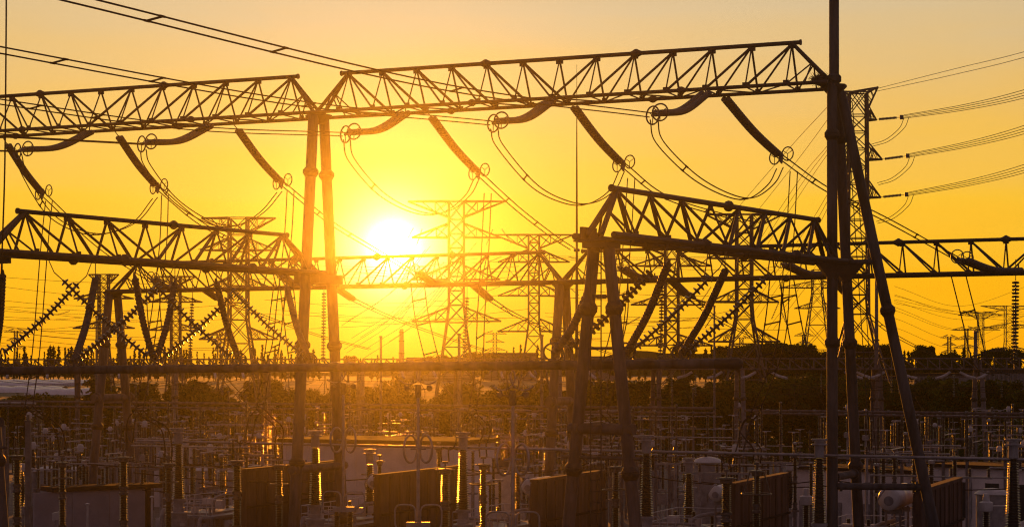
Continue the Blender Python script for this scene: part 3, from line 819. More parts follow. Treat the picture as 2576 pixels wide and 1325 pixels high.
# ------------------------------------------------------------------ yard equipment prototypes (base at ground)
def ribbed(m, z0, z1, r, pitch=.09, n=10, x=0., y=0., r1=None):
    k = max(3, int((z1 - z0) / pitch)); prof = []; r1 = r if r1 is None else r1
    for i in range(k):
        a = z0 + (z1 - z0) * i / k; p = (z1 - z0) / k; rr = r + (r1 - r) * i / k
        prof += [(rr * .66, a), (rr, a + p * .3), (rr * .98, a + p * .42), (rr * .66, a + p * .62)]
    prof.append((r1 * .72, z1)); m.lathe(prof, V((x, y, 0)), n)
def support(m, h, r=.11, lattice=False):
    if not lattice:
        m.tube([V((0, 0, 0)), V((0, 0, h))], r, 8)
        m.box(V((0, 0, h - .04)), (.5, .5, .08))
    else:
        s = .3
        for a in (-s, s):
            for b in (-s, s): m.bar(V((a, b, 0)), V((a, b, h)), .035)
        k = int(h / .6)
        for i in range(k):
            z0, z1 = h * i / k, h * (i + 1) / k
            for a in (-s, s):
                m.bar(V((a, -s, z0)), V((a, s, z1)), .02, 3); m.bar(V((-s, a, z1)), V((s, a, z0)), .02, 3)
PROTO = {}
def proto(key, name, label, cat, group):
    t = thing(name, label, cat, (0, 0, 0), group); PROTO[key] = t; return t
t = proto('post', 'post_insulator', 'dark ribbed post insulator edged with gold light on a thin support in the yard', 'insulator', 'post insulators in the yard')
m = MB(); support(m, 4.6); m.build('support', 'concrete', t)
m = MB(); ribbed(m, 4.6, 7.0, .13, .1, 8); m.build('insulator_column', 'field_post', t)
m = MB(); m.lathe([(.1, 7.0), (.14, 7.02), (.14, 7.1), (.03, 7.14)], n=8); m.bar(V((-.5, 0, 7.12)), V((.5, 0, 7.12)), .03); m.build('terminal', 'aluminium_tube', t)
t = proto('tall', 'post_insulator', 'tall double ribbed post insulator carrying a yard busbar', 'insulator', 'tall post insulators in the yard')
m = MB(); support(m, 6.3, .13); m.build('support', 'concrete', t)
m = MB(); ribbed(m, 6.3, 7.7, .12, .1, 8); ribbed(m, 7.85, 9.3, .12, .1, 8); m.lathe([(.14, 7.68), (.14, 7.88)], n=8); m.build('insulator_column', 'field_post', t)
m = MB(); m.lathe([(.1, 9.3), (.14, 9.32), (.14, 9.42), (.05, 9.45)], n=8); m.build('terminal', 'fitting', t)
t = proto('disc', 'disconnector', 'three ribbed columns on a steel frame with a level switch arm on top', 'disconnector', 'switch disconnectors in the yard')
m = MB()
for x in (-1.2, 1.2): m.tube([V((x, 0, 0)), V((x, 0, 4.4))], .12, 8)
m.box(V((0, 0, 4.5)), (3.4, .26, .2)); m.bar(V((-1.2, 0, 3)), V((1.2, 0, 4.3)), .03); m.build('frame', 'concrete', t)
for x in (-1.4, 0, 1.4):
    m = MB(); ribbed(m, 4.6, 6.7, .11, .1, 8, x); m.build('insulator_column', 'field_post', t)
m = MB(); m.tube([V((-1.7, 0, 6.8)), V((.1, 0, 6.82))], .05, 6); m.tube([V((.1, 0, 6.86)), V((1.9, 0, 6.8))], .045, 6)
for x in (-1.4, 0, 1.4): m.box(V((x, 0, 6.76)), (.3, .22, .12))
m.build('switch_arm', 'aluminium_tube', t)
t = proto('ct', 'current_transformer', 'swollen dark porcelain current transformer with pale box head in the yard', 'transformer', 'current transformers in the yard')
m = MB(); support(m, 3.8, .15); m.box(V((0, 0, 4.0)), (.8, .7, .5)); m.build('support', 'grey_paint', t)
m = MB(); prof = []
for i in range(22):
    a = 4.25 + i * .1; rr = .13 + .09 * math.sin(math.pi * min(1, i / 21.)); prof += [(rr * .82, a), (rr, a + .03), (rr, a + .05), (rr * .82, a + .08)]
m.lathe(prof, n=10); m.build('insulator_column', 'field_post', t)
m = MB(); m.lathe([(.14, 6.42), (.24, 6.5), (.24, 6.85), (.16, 6.98), (.03, 7.0)], n=12); m.tube([V((-.55, 0, 6.7)), V((.55, 0, 6.7))], .05, 6); m.build('head', 'pale_paint', t)
t = proto('brk', 'circuit_breaker', 'slim live tank circuit breaker column with box at its foot in the yard', 'breaker', 'circuit breakers in the yard')
m = MB()
for x in (-.25, .25): m.tube([V((x, 0, 0)), V((x, 0, 2.6))], .07, 6)
m.box(V((0, 0, 2.0)), (.9, .6, .9)); m.box(V((0, 0, 2.7)), (.7, .5, .2)); m.build('support', 'grey_paint', t)
m = MB(); ribbed(m, 2.8, 4.8, .13, .1, 8); m.build('insulator_column', 'field_post', t)
m = MB(); m.lathe([(.2, 4.8), (.2, 5.05)], n=10); m.build('joint_housing', 'aluminium_tube', t)
m = MB(); ribbed(m, 5.05, 6.9, .17, .1, 8); m.build('interrupter', 'field_post', t)
m = MB(); m.lathe([(.19, 6.9), (.19, 7.05), (.05, 7.1)], n=10); m.bar(V((0, 0, 7.05)), V((.7, 0, 7.05)), .035); m.build('terminal', 'aluminium_tube', t)
t = proto('arr', 'surge_arrester', 'thin surge arrester topped by a wire ring on a concrete post in the yard', 'arrester', 'surge arresters in the yard')
m = MB(); support(m, 4.2, .1); m.build('support', 'concrete', t)
m = MB(); ribbed(m, 4.2, 6.3, .1, .09, 8); m.build('insulator_column', 'field_post', t)
m = MB(); m.torus(V((0, 0, 6.2)), UP, .34, .025, 16, 5); m.bar(V((-.34, 0, 6.2)), V((0, 0, 6.4)), .015); m.bar(V((.34, 0, 6.2)), V((0, 0, 6.4)), .015); m.bar(V((0, 0, 6.3)), V((0, 0, 6.5)), .04); m.build('grading_ring', 'fitting', t)
used = set()
def place(key, loc, rz=0., s=1.):
    t = PROTO[key]
    if key not in used:
        used.add(key); t.location = loc; t.rotation_euler = (0, 0, rz); t.scale = (s, s, s) if isinstance(s, (int, float)) else s; return t
    return copy_tree(t, loc, rz, scale=s)
rg = random.Random(11)
UZ = math.atan2(-.386, .9225)
rows = [(108, 'disc', 6.2), (115, 'brk', 5.), (122, 'post', 3.4), (127, 'disc', 5.2), (132, 'brk', 5.6), (141, 'ct', 4.8), (150, 'disc', 5.4), (155, 'post', 3.4), (159, 'tall', 4.2), (164, 'brk', 4.4), (168, 'post', 2.9), (172, 'ct', 4.6), (176, 'disc', 5.2), (185, 'post', 3.3), (193, 'arr', 4.4), (189, 'tall', 5.), (200, 'brk', 4.), (204, 'disc', 5.), (207, 'post', 3.2), (214, 'brk', 4.2), (225, 'disc', 6.5), (242, 'ct', 5.)]
for D, key, sp in rows:
    x = -.285 * D + rg.uniform(0, sp)
    x1 = .285 * D
    n = 0
    while x < x1:
        y = D - (x) * .386 / .9225 * .55
        bay = int((x + 400) / 22) % 4
        if not (bay == 3 and rg.random() < .7):
            kk = key
            if rg.random() < .16: kk = rg.choice(['post', 'brk', 'ct', 'arr'])
            pxx = CX + FPX * x / y
            if not (y > 248 or (660 < pxx < 1180 and y < 146)):
                place(kk, V((x, y + rg.uniform(-.4, .4), 0)), UZ + (math.pi / 2 if kk == 'disc' and rg.random() < .4 else 0), (1, 1, rg.uniform(.92, 1.12 if y < 180 else 1.28)))
        n += 1
        x += sp * (.4 if n % 3 else 1.3) * rg.uniform(.9, 1.1)
# tall posts directly beneath the far tubes
for xs, a, b in (((20, 1790), at(-60, 1022, 197), at(1800, 1041, 157)), ((1905, 2560), at(1900, 1041, 158), at(2640, 1052, 141))):
    x = xs[0]
    while x < xs[1]:
        d = (b - a); k = (x - CX) / FPX; s = (k * a.y - a.x) / (d.x - k * d.y); p = a + d * s
        place('tall', V((p.x, p.y, 0)), 0, (1, 1, (p.z - .1) / 9.45)); x += rg.choice((44, 52, 60, 96))
# pale horizontal tube sections glinting between posts
for k in range(80):
    D = rg.choice((112, 124, 136, 148, 158, 170, 182, 196)); x = rg.uniform(-.27, .25) * D; l = rg.uniform(2.5, 9); hh = rg.choice((7.05, 6.95, 8.3, 6.4))
    a = V((x, D - x * .23, hh)); b = a + U * l
    if k % 3 == 0: b = a + W_ * l * .8
    q = MB(); q.tube([a, b], .05, 6)
    for t in (0.02, .98): q.lathe([(.08, -.1), (.08, .1)], a.lerp(b, t), 6, (b - a).normalized())
    if 650 < CX + FPX * a.x / a.y < 1180 and a.y < 150: continue
    tag(q.build('connecting_tube', 'aluminium_tube'), 'pale level connecting tube catching low light between yard posts', 'tube', 'pale connecting tubes in the yard')

# ------------------------------------------------------------------ near row: long light busbar and bushings
B0 = V(((345 - CX) / FPX * 93.6, 93.6, 9.5)); B1 = V(((2640 - CX) / FPX * 73.2, 73.2, 9.52))
rt = thing('long_busbar', 'long pale tube running across the lower yard over the row of tall bushings', 'busbar', (B0 + B1) / 2)
MB().tube([B0.lerp(B1, t / 6) for t in range(7)], .062, 10).build('tube', 'aluminium_tube', rt)
bl = ['furthest along, before the small domed tanks', 'under the glowing twin pole', 'in front of the rusty wall past the ringed pole', 'beside the reddish post legs', 'behind the masted pole', 'at the picture edge by the last dark wall']
def hero_bushing(x, ytop, D, lab, yb=None, s=1.):
    p = at(x, ytop, D); zt = p.z; b = V((p.x, p.y, 0))
    rt = thing('bushing', lab, 'bushing', b, 'tapered bushings under the long pale tube')
    q = MB(); q.lathe([(.13, -.78), (.2, -.76), (.2, -.1), (.14, -.08), (.14, 0)], V((b.x, b.y, zt)), 16)
    for dz in (-.12, -.32): q.torus(V((b.x, b.y, zt + dz + .08)), UP, .3, .035, 20, 6)
    for k in range(4): a = k * 1.57; q.bar(V((b.x, b.y, zt - .1)), V((b.x + .3 * math.cos(a), b.y + .3 * math.sin(a), zt - .1)), .018, 4)
    q.build('head', 'grey_paint', rt)
    q = MB(); ribbed(q, 0, 2.75, .31, .1, 18, r1=.19)
    for i, v_ in enumerate(q.v): q.v[i] = v_ + V((b.x, b.y, zt - .8 - 2.75))
    q.build('insulator_column', 'brown_porcelain', rt)
    zb = zt - 3.55
    q = MB(); q.lathe([(.34, 0), (.34, .12), (.24, .14), (.24, -.0), (.24, -.3), (.27, -.32), (.27, -.5), (.46, -.52), (.46, -.6), (.42, -.62), (.42, -1.9), (.3, -2.0), (.2, -2.1), (.2, -zb)][::-1], V((b.x, b.y, zb)), 18)
    q.build('turret', 'grey_paint', rt)
    q = MB(); q.box(V((b.x + .25, b.y - .43, zb - 1.1)), (.22, .03, .16)); q.build('plate', 'pale_paint', rt)
for i, (x, y, D) in enumerate([(449, 1077, 92), (793, 1084, 88), (1165, 1087, 84), (1626, 1095, 80.3), (2061, 1104, 77.2), (2549, 1104, 73.8)]):
    hero_bushing(x, y, D, 'tall tapered brown bushing ' + bl[i])
for i, (x, y, D) in enumerate([(930, 1130, 99), (1733, 1152, 95)]):
    hero_bushing(x, y, D, 'smaller tapered bushing ' + ['below the sun before the white building', 'behind the reddish post legs'][i], s=.7)

def hero_post(x, ytop, D, r, ring, lab, name='surge_arrester', units=(1.12, 1.16, 1.3), cage=False):
    p = at(x, ytop, D); b = V((p.x, p.y, 0)); zt = p.z
    rt = thing(name, lab, 'arrester' if ring else 'insulator', b)
    o = V((b.x, b.y, 0))
    q = MB(); q.lathe([(r * .8, zt - .26), (r * 1.25, zt - .22), (r * 1.25, zt - .1), (r * 1.5, zt - .08), (r * 1.5, zt), (.04, zt + .02)], o, 16)
    q.torus(V((b.x, b.y, zt - .04)), UP, r * 2.0, .025, 20, 5)
    for k in range(4): a = k * 1.57 + .4; q.bar(V((b.x, b.y, zt - .05)), V((b.x + r * 2 * math.cos(a), b.y + r * 2 * math.sin(a), zt - .04)), .016, 4)
    q.bar(V((b.x, b.y, zt)), V((b.x, b.y, zt + .3)), .035, 6); q.box(V((b.x, b.y, zt + .28)), (.24, .08, .1))
    q.build('cap', 'fitting', rt)
    zz = zt - .26
    for k, u_ in enumerate(units):
        q = MB(); ribbed(q, zz - u_, zz, r, .075, 16)
        for i, v_ in enumerate(q.v): q.v[i] = v_ + o
        q.build('insulator_unit', 'brown_porcelain', rt)
        zz -= u_
        q = MB(); q.lathe([(r * .8, zz - .42), (r * 1.12, zz - .4), (r * 1.12, zz - .3), (r * .85, zz - .28), (r * .85, zz - .14), (r * 1.12, zz - .12), (r * 1.12, zz - .02), (r * .8, zz)], o, 16)
        q.build('flange', 'fitting', rt); zz -= .42
    q = MB(); q.tube([V((b.x, b.y, 0)), V((b.x, b.y, zz))], r * .8, 12); q.box(V((b.x, b.y, zz - .05)), (r * 3, r * 3, .1)); q.build('pedestal', 'concrete', rt)
    if ring:
        q = MB(); c = V((b.x, b.y, zt - .26 - ring[0])); q.torus(c, UP, ring[1], .03, 28, 6)
        for k in range(3):
            a = k * 2.09 + .3; e = V((c.x + ring[1] * math.cos(a), c.y + ring[1] * math.sin(a), c.z))
            q.bar(e, V((b.x + (r * 2 if cage else r) * math.cos(a), b.y + (r * 2 if cage else r) * math.sin(a), zt - .05 if cage else c.z)), .03 if cage else .016, 5)
        q.build('grading_ring', 'fitting', rt)
    return V((b.x, b.y, zt + .3))
hp = []
for x, y, D, lab in [(43, 1146, 92, 'stout ribbed column at the picture corner by the grey square post'), (311, 1150, 89.5, 'stout ribbed column standing over the pale grey wall'),
                     (596, 1159, 86.5, 'stout ribbed column at the near end of the long rusty wall'), (1120, 1180, 82.3, 'stout ribbed column in front of the rusty wall below the sun'),
                     (1827, 1202, 76.5, 'stout ribbed column beside the small round tank past the reddish post')]:
    hp.append(hero_post(x, y, D, .2, None, lab, 'post_insulator'))
for x, y, D, ring, cg, lab in [(157, 1163, 90, (.5, .42), 0, 'slim ribbed arrester with wide flat ring before the pale grey wall'), (424, 1166, 88.5, (.62, .42), 0, 'slim ribbed arrester with ring next to the first tapered bushing'),
                    (702, 1170, 87, (.62, .4), 0, 'slim ribbed arrester with ring against the long rusty wall'), (1216, 1168, 86, (.65, .62), 0, 'slim ribbed arrester with wide ring right of the bushing below the sun'),
                    (1549, 1174, 82.5, (.75, .58), 1, 'slim ribbed arrester with caged ring between the reddish legs'), (1903, 1184, 79.5, (.72, .62), 1, 'slim ribbed arrester with conical ring cage past the small round tank')]:
    hp.append(hero_post(x, y, D, .165, ring, lab.replace('right of the bushing', 'next to the bushing'), cage=cg))
for x, y, D, lab in [(955, 1160, 104, 'thin ribbed post before the white building'), (1303, 1172, 92, 'thin ribbed post behind the third ringed pole'), (1104, 1128, 105, 'thin ribbed post above the rusty wall'),
                     (2000, 1142, 108, 'thin ribbed post over the wall before the masted pole'), (2402, 1148, 104, 'thin ribbed post over the last dark wall'), (2300, 1140, 112, 'thin ribbed post past the brace leg'),
                     (1775, 1130, 112, 'thin ribbed post behind the small round tank'), (2250, 1146, 112, 'thin ribbed post above the white tank'), (620, 1140, 110, 'thin ribbed post over the domed tanks')]:
    hero_post(x, y, D, .13, None, lab, 'post_insulator', (1.0, 1.1))
# cables from droppers to the near row
tops = {0: [5, 0], 1: [6, 1], 2: [7, 2], 3: [8, 3], 4: [9], 5: [10, 4]}
names = ['at the picture corner', 'above the pale grey wall', 'above the long rusty wall', 'below the sun', 'between the reddish legs', 'past the small round tank']
for i, ts in tops.items():
    f = dfoot[i]
    for j, k in enumerate(ts):
        e = hp[k]; sx_ = 1 if e.x > f.x else -1
        pts = [f, f + V((sx_ * .35, 0, -.35 - .1 * j)), f.lerp(e, .5) + V((sx_ * (.45 if j == 0 else .1), 0, .25 if j == 0 else -.5)), e + V((-.02 * sx_, 0, .6)), e]
        twin('connecting_cable', 'curved cable pair from dropper foot to the ' + ('ringed arrester ' if j == 0 else 'stout column ') + names[i], crom(pts, 8), V((.32, .05, 0)), .026, (), 'cable pairs feeding the near row')
# grey square posts
for x, y, D, s, lab in [(71, 1062, 88, .24, 'square grey concrete post under the first dropper foot'), (9, 1075, 95, .18, 'thin square grey post at the picture corner'), (16, 1150, 90, .16, 'short square grey post at the corner')]:
    p = at(x, y, D); q = MB(); q.box(V((p.x, p.y, p.z / 2)), (s, s, p.z)); rt = thing('square_post', lab, 'post', (p.x, p.y, 0)); q.build('shaft', 'concrete', rt)
    q = MB(); q.box(V((p.x, p.y, p.z + .04)), (s * 1.3, s * 1.3, .08)); q.box(V((p.x, p.y, p.z + .2)), (.1, .1, .25)); q.build('cap', 'fitting', rt)

# ------------------------------------------------------------------ ringed pantograph poles
for x, ytop, D, yr, yl, lab in [(864, 966, 85, 1108, 1265, 'tall ringed contact pole glowing beside the twin pole foot'), (1052, 970, 76, 1130, 1302, 'tall ringed contact pole straight below the sun'), (1290, 986, 67, 1157, 1324, 'tall ringed contact pole before the white building edge')]:
    p = at(x, ytop, D); b = V((p.x, p.y, 0)); zr = at(x, yr, D).z; zl = at(x, yl, D).z
    rt = thing('contact_pole', lab, 'pole', b, 'three ringed contact poles')
    q = MB(); q.tube([V((b.x, b.y, zl - .2)), V((b.x, b.y, p.z - .35))], [.075, .065], 10); q.build('shaft', 'aluminium_tube', rt)
    q = MB(); q.lathe([(.09, -.5), (.13, -.45), (.13, 0), (.08, .03)], V((b.x, b.y, p.z)), 10)
    for s in (-1, 1): 
        q.tube([V((b.x, b.y, p.z - .2)), V((b.x + s * .42, b.y, p.z - .12))], .03, 6)
        q.lathe([(.02, -.13), (.11, -.08), (.13, 0), (.11, .08), (.02, .13)], V((b.x + s * .45, b.y, p.z - .12)), 10)
    q.box(V((b.x, b.y, p.z + .12)), (.5, .12, .04)); q.box(V((b.x - .2, b.y, p.z + .25)), (.05, .1, .3)); q.box(V((b.x + .2, b.y, p.z + .25)), (.05, .1, .3))
    q.build('contact_head', 'fitting', rt)
    for s in (-1, 1):
        q = MB(); q.torus(V((b.x + s * .38, b.y, p.z + .5)), V((0, 1, 0)), .46, .032, 22, 6, 1., 190 if s < 0 else 40, 500 if s < 0 else 350, xdir=V((1, 0, 0)))
        q.build('top_ring', 'aluminium_tube', rt)
        q = MB(); q.torus(V((b.x + s * .31, b.y, zr)), V((s * .9, 1, 0)).normalized(), .55, .05, 26, 8, .62, xdir=V((1, 0, 0))); q.bar(V((b.x, b.y, zr)), V((b.x + s * .31, b.y, zr)), .04); q.build('corona_ring', 'aluminium_tube', rt)
        q = MB(); c = V((b.x + s * .52, b.y, zl)); pts = []
        for k in range(25):
            a = k / 24 * 2 * math.pi; ca, sa = math.cos(a), math.sin(a)
            pts.append(c + V((math.copysign(abs(ca) ** .5, ca) * .42, math.copysign(abs(ca) ** .5, ca) * .12 * s, math.copysign(abs(sa) ** .5, sa) * .5)))
        q.tube(pts, .035, 8, False); q.bar(V((b.x, b.y, zl)), c - V((s * .4, 0, 0)), .03); q.build('lower_ring', 'aluminium_tube', rt)
        q = MB(); ribbed(q, 0, 2.6, .15, .09, 12)
        for i, v_ in enumerate(q.v): q.v[i] = v_ + V((b.x + s * .3, b.y, zl - 3.0))
        q.build('insulator_column', 'brown_porcelain', rt)
    q = MB(); q.box(V((b.x, b.y, zl - .3)), (.95, .3, .22)); q.box(V((b.x, b.y, zl - 3.1)), (1.1, .5, .2)); q.tube([V((b.x, b.y, 0)), V((b.x, b.y, zl - 3.1))], .2, 10); q.build('base_frame', 'grey_paint', rt)

# ------------------------------------------------------------------ fire walls and transformers
walls = [(612, 1181, 95.6, 9.8, 'long rusty brown fire wall beside the glowing twin pole foot'), (949, 1195, 90.5, 9.6, 'rusty brown fire wall straight below the sun'), (1344, 1208, 86.3, 9, 'brown fire wall behind the reddish post legs'),
         (1840, 1217, 83.6, 9.3, 'dark brown fire wall past the small round tank'), (2308, 1234, 78.9, 10, 'last dark fire wall behind the brace leg foot')]
wn = []
for x, y, D, ln, lab in walls:
    p = at(x, y, D); a = V((p.x, p.y, 0)); hh = p.z; a2 = a + W_ * ln
    rt = thing('fire_wall', lab, 'wall', (a + a2) / 2)
    q = MB(); q.box(V(((a.x + a2.x) / 2, (a.y + a2.y) / 2, (hh - .12) / 2)), (ln, .28, hh - .12), W_); q.build('wall_panel', 'firewall_concrete', rt, False)
    q = MB(); q.box(V(((a.x + a2.x) / 2, (a.y + a2.y) / 2, hh - .05)), (ln + .1, .4, .14), W_); q.build('coping', 'firewall_concrete', rt, False)
    q = MB(); k = int(ln / 1.05)
    for i in range(k + 1):
        for s in (-1, 1):
            c = a.lerp(a2, i / k) + U * s * .155; q.box(V((c.x, c.y, (hh - .15) / 2)), (.06, .06, hh - .15), W_)
    q.build('ribs', 'firewall_concrete', rt, False)
    q = MB()
    for s in (-1, 1):
        c0, c1 = a + U * s * .26, a2 + U * s * .26; q.box(V(((c0.x + c1.x) / 2, (c0.y + c1.y) / 2, hh - 1.9)), (ln, .06, .1), W_)
    q.build('rail', 'roof_dark', rt, False)
    wn.append((a, hh))
tlab = ['past the first tapered bushing', 'below the sun between rusty walls', 'before the third ringed pole', 'between the reddish post and small round tank', 'with the big white tank beside the brace leg', 'at the picture edge']
def transformer(a, side, label, cons=True, cr=.36, cl=2.6, ch=None, coff=1.35):
    c = a - U * side + W_ * 4.6
    rt = thing('power_transformer', label, 'transformer', (c.x, c.y, 0))
    B = lambda u, w_, h: V((c.x, c.y, 0)) + U * u + W_ * w_ + UP * h
    q = MB(); q.box(B(0, 0, 3.2), (3.0, 6.2, 4.2), U); q.box(B(0, 0, .55), (3.4, 6.8, 1.0), U); q.build('tank', 'grey_paint', rt, False)
    q = MB(); q.box(B(0, 0, 5.38), (3.3, 6.5, .14), U); q.box(B(0, 0, 5.5), (1.8, 5.2, .12), U)
    for k in range(14): q.box(B(-1.55, -3 + k * .46, 3.2), (.08, .07, 4.1), U); q.box(B(1.55, -3 + k * .46, 3.2), (.08, .07, 4.1), U)
    for k in range(7): q.box(B(-1.3 + k * .43, -3.14, 3.2), (.07, .08, 4.1), U)
    q.build('tank_cover', 'grey_paint', rt, False)
    for s in (-1, 1):
        q = MB()
        for k in range(16): q.box(B(s * 2.1, -2.4 + k * .32, 3.6), (.62, .06, 3.2), U)
        for hh in (2.2, 5.0): q.tube([B(s * 2.1, -2.6, hh), B(s * 2.1, 2.6, hh)], .11, 8)
        q.build('radiator', 'pale_paint', rt, False)
    q = MB(); rp = [(-1.1, -3.3, 5.7), (-1.1, -3.75, 5.6), (-1.1, -3.8, 4.3), (-.6, -3.8, 4.1), (.3, -3.8, 4.1), (.6, -3.8, 3.9), (.6, -3.6, 3.0)]
    q.tube(crom([B(*p) for p in rp], 5), .13, 10); q.tube(crom([B(1.1, -3.3, 5.2), B(1.2, -3.9, 5.2), B(1.25, -3.95, 3.2), B(1.2, -3.3, 3.0)], 6), .1, 8)
    q.tube([B(-1.2, -2.9, 6.0), B(1.2, -2.9, 6.0)], .07, 8); q.tube([B(-1.2, -2.9, 5.4), B(-1.2, -2.9, 6.0)], .07, 8); q.tube([B(1.2, -2.9, 5.4), B(1.2, -2.9, 6.0)], .07, 8)
    q.tube(crom([B(.9, -2, 5.4), B(.9, -2, 6.2), B(coff, -1.6, 6.5)], 6), .09, 8); q.build('oil_pipe', 'grey_paint', rt)
    q = MB()
    for hh in (5.9, 6.3):
        P = [B(-1.55, -3.1, hh), B(1.55, -3.1, hh), B(1.55, 3.1, hh), B(-1.55, 3.1, hh)]
        for k in range(4): q.bar(P[k], P[(k + 1) % 4], .022, 5)
    for k in range(9):
        q.bar(B(-1.55, -3.1 + k * .77, 5.4), B(-1.55, -3.1 + k * .77, 6.3), .02, 4); q.bar(B(-1.55 + k * .38, -3.1, 5.4), B(-1.55 + k * .38, -3.1, 6.3), .02, 4)
    q.build('guard_rail', 'pale_paint', rt)
    q = MB()
    for u_, w2, h2, s2 in ((-.9, -2.5, 5.75, .4), (.1, -2.6, 5.7, .32), (.6, -1, 5.9, .5), (-.8, .2, 5.9, .5), (-.2, 2, 5.8, .4)):
        q = MB(); q.box(B(u_, w2, h2), (s2, s2 * .8, s2 * .9), U); q.build('relay_housing', 'pale_paint', rt, False)
    q = MB(); q.box(B(-.2, -3.35, 2.6), (.9, .4, 1.3), U); q.build('control_box', 'pale_paint', rt, False)
    if cons:
        hh = ch or 7.6
        a0 = B(coff, -2.6 - (cl - 2.6) * .5, hh); a1 = a0 + W_ * cl
        q = MB(); q.lathe([(.02, -.12), (cr * .6, -.1), (cr * .93, -.03), (cr, .04)] + [(cr, cl * t) for t in (.3,)] + [(cr * 1.02, cl * .31), (cr * 1.02, cl * .33), (cr, cl * .34), (cr, cl * .62), (cr * 1.02, cl * .63), (cr * 1.02, cl * .65), (cr, cl * .66), (cr, cl - .04), (cr * .93, cl + .03), (.02, cl + .1)], a0, 28, W_)
        cv_ = q.build('conservator', 'tank_white', rt)
        q = MB(); q.lathe([(cr * .4, -.17), (cr * .42, -.1)], a0 - UP * cr * .15, 18, W_); q.build('hatch', 'grey_paint', cv_)
        q = MB()
        for t in (.25, .75):
            p = a0.lerp(a1, t); q.box(p - UP * (cr + .1), (cr * 1.6, .12, .2), U)
            for s in (-1, 1): q.bar(p + U * s * cr * .6 - UP * cr * .9, V((p.x, p.y, 5.4)) + U * s * cr * .6, .05, 4)
        q.tube(crom([a0 + W_ * .2 + UP * cr, a0 - W_ * .25 + UP * (cr + .05), a0 - W_ * .35 - U * cr * .8, a0 - W_ * .1 - U * cr - UP * cr], 5), .035, 6)
        q.build('cradle', 'grey_paint', rt)
    # low voltage bushings
    for k, u_ in enumerate((-.9, 0, .9)):
        q = MB(); ribbed(q, 0, .8, .11, .08, 10)
        for i, v_ in enumerate(q.v): q.v[i] = v_ + B(u_, .8, 5.5)
        q.build('small_bushing', 'brown_porcelain', rt)
def solve_cons(a, side, x, y, r):
    return None
transformer(wn[0][0], 4.2, 'grey power transformer with pipes and rails ' + tlab[0], False)
transformer(wn[1][0], 3.4, 'grey power transformer with round tank end ' + tlab[1], True, .36, 2.6, 7.5, 2.2)
transformer(wn[2][0], 3.2, 'grey power transformer with round tank end ' + tlab[2], True, .37, 2.6, 7.55, 2.1)
transformer(wn[3][0], 3.4, 'grey power transformer with round tank end ' + tlab[3], True, .36, 2.6, 7.4, 2.1)
transformer(wn[4][0], 3.2, 'grey power transformer ' + tlab[4], True, .5, 3.4, 7.5, 1.7)
transformer(wn[4][0] + U * 8.5, 3.6, 'grey power transformer ' + tlab[5], False)

# ------------------------------------------------------------------ walls and buildings
p0 = at(84, 1241, 108); p1 = at(364, 1229, 112)
rt = thing('boundary_wall', 'pale grey panelled wall facing the camera behind the stout ribbed column', 'wall', (p0 + p1) / 2)
dv = V((p1.x - p0.x, p1.y - p0.y, 0)); ln = dv.length; dv.normalize(); hh = p0.z
for k in range(3):
    c = V((p0.x, p0.y, hh / 2)) + dv * ln * (k + .5) / 3; q = MB(); q.box(c, (ln / 3 - .03, .2, hh), dv); q.build('wall_panel', 'grey_panel', rt, False)
q = MB(); c = V((p0.x, p0.y, hh + .05)) + dv * ln * .5; q.box(c + W_ * 1.2 + UP * .1, (ln, 1.8, .25), dv); q.box(V((p1.x, p1.y, hh / 2)) + dv * .2, (.25, .3, hh + .3), dv); q.build('coping', 'roof_dark', rt, False)
rt.location = (rt.location.x, rt.location.y, 0)
for ch in rt.children: 
    for v_ in ch.data.vertices: v_.co.z += (p0.z + p1.z) / 2

def building(name, label, x0, x1, ytop, D, depth, mt, roofh=.35, D1=None, win=0, floors=1, zb=0., roofm='roof_dark', overhang=.3, gable=False):
    D1 = D1 or D
    a = at(x0, ytop, D); b = at(x1, ytop, D1); hh = a.z
    dv = V((b.x - a.x, b.y - a.y, 0)); ln = dv.length; dv.normalize(); back = V((-dv.y, dv.x, 0))
    c = V(((a.x + b.x) / 2, (a.y + b.y) / 2, 0)) + back * depth / 2
    rt = thing(name, label, 'building', (c.x, c.y, zb))
    q = MB(); q.box(V((c.x, c.y, (hh - roofh + zb) / 2)), (ln, depth, hh - roofh - zb), dv); q.build('wall', mt, rt, False)
    q = MB()
    if gable:
        e = [V((c.x, c.y, hh - roofh)) + dv * s * (ln / 2 + overhang) + back * t * (depth / 2 + overhang) for s in (-1, 1) for t in (-1, 1)]
        r0, r1 = V((c.x, c.y, hh + roofh)) - dv * (ln / 2 + overhang), V((c.x, c.y, hh + roofh)) + dv * (ln / 2 + overhang)
        q.v += e + [r0, r1]; q.f += [(0, 2, 5, 4), (1, 4, 5, 3), (0, 4, 1), (2, 3, 5), (0, 1, 3, 2)]
    else:
        q.box(V((c.x, c.y, hh - roofh / 2 + .003)), (ln + overhang * 2, depth + overhang * 2, roofh), dv)
    q.build('roof', roofm, rt, False)
    if win:
        for f in range(floors):
            fh = (hh - roofh - zb) / floors
            for k in range(win):
                cc = V((c.x, c.y, zb + fh * (f + .55))) - back * (depth / 2 + .02) + dv * ln * ((k + .5) / win - .5)
                q = MB(); q.box(cc, (ln / win * .5, .08, fh * .5), dv); fr_ = q.build('window', 'glazing', rt, False)
    return rt, c, dv, ln, hh, back
bd = building('control_building', 'long white flat roofed building with dark roof edge behind the ringed poles', 712, 1144, 1104, 134, 7, 'white_render', .3, 129)
rt, c, dv, ln, hh, back = bd
q = MB()
for k in range(8): q.box(V((c.x, c.y, (hh - .4) / 2)) - back * 3.53 + dv * ln * (k / 7 - .5) * .98, (.12, .08, hh - .45), dv)
q.build('pilasters', 'white_render', rt, False)
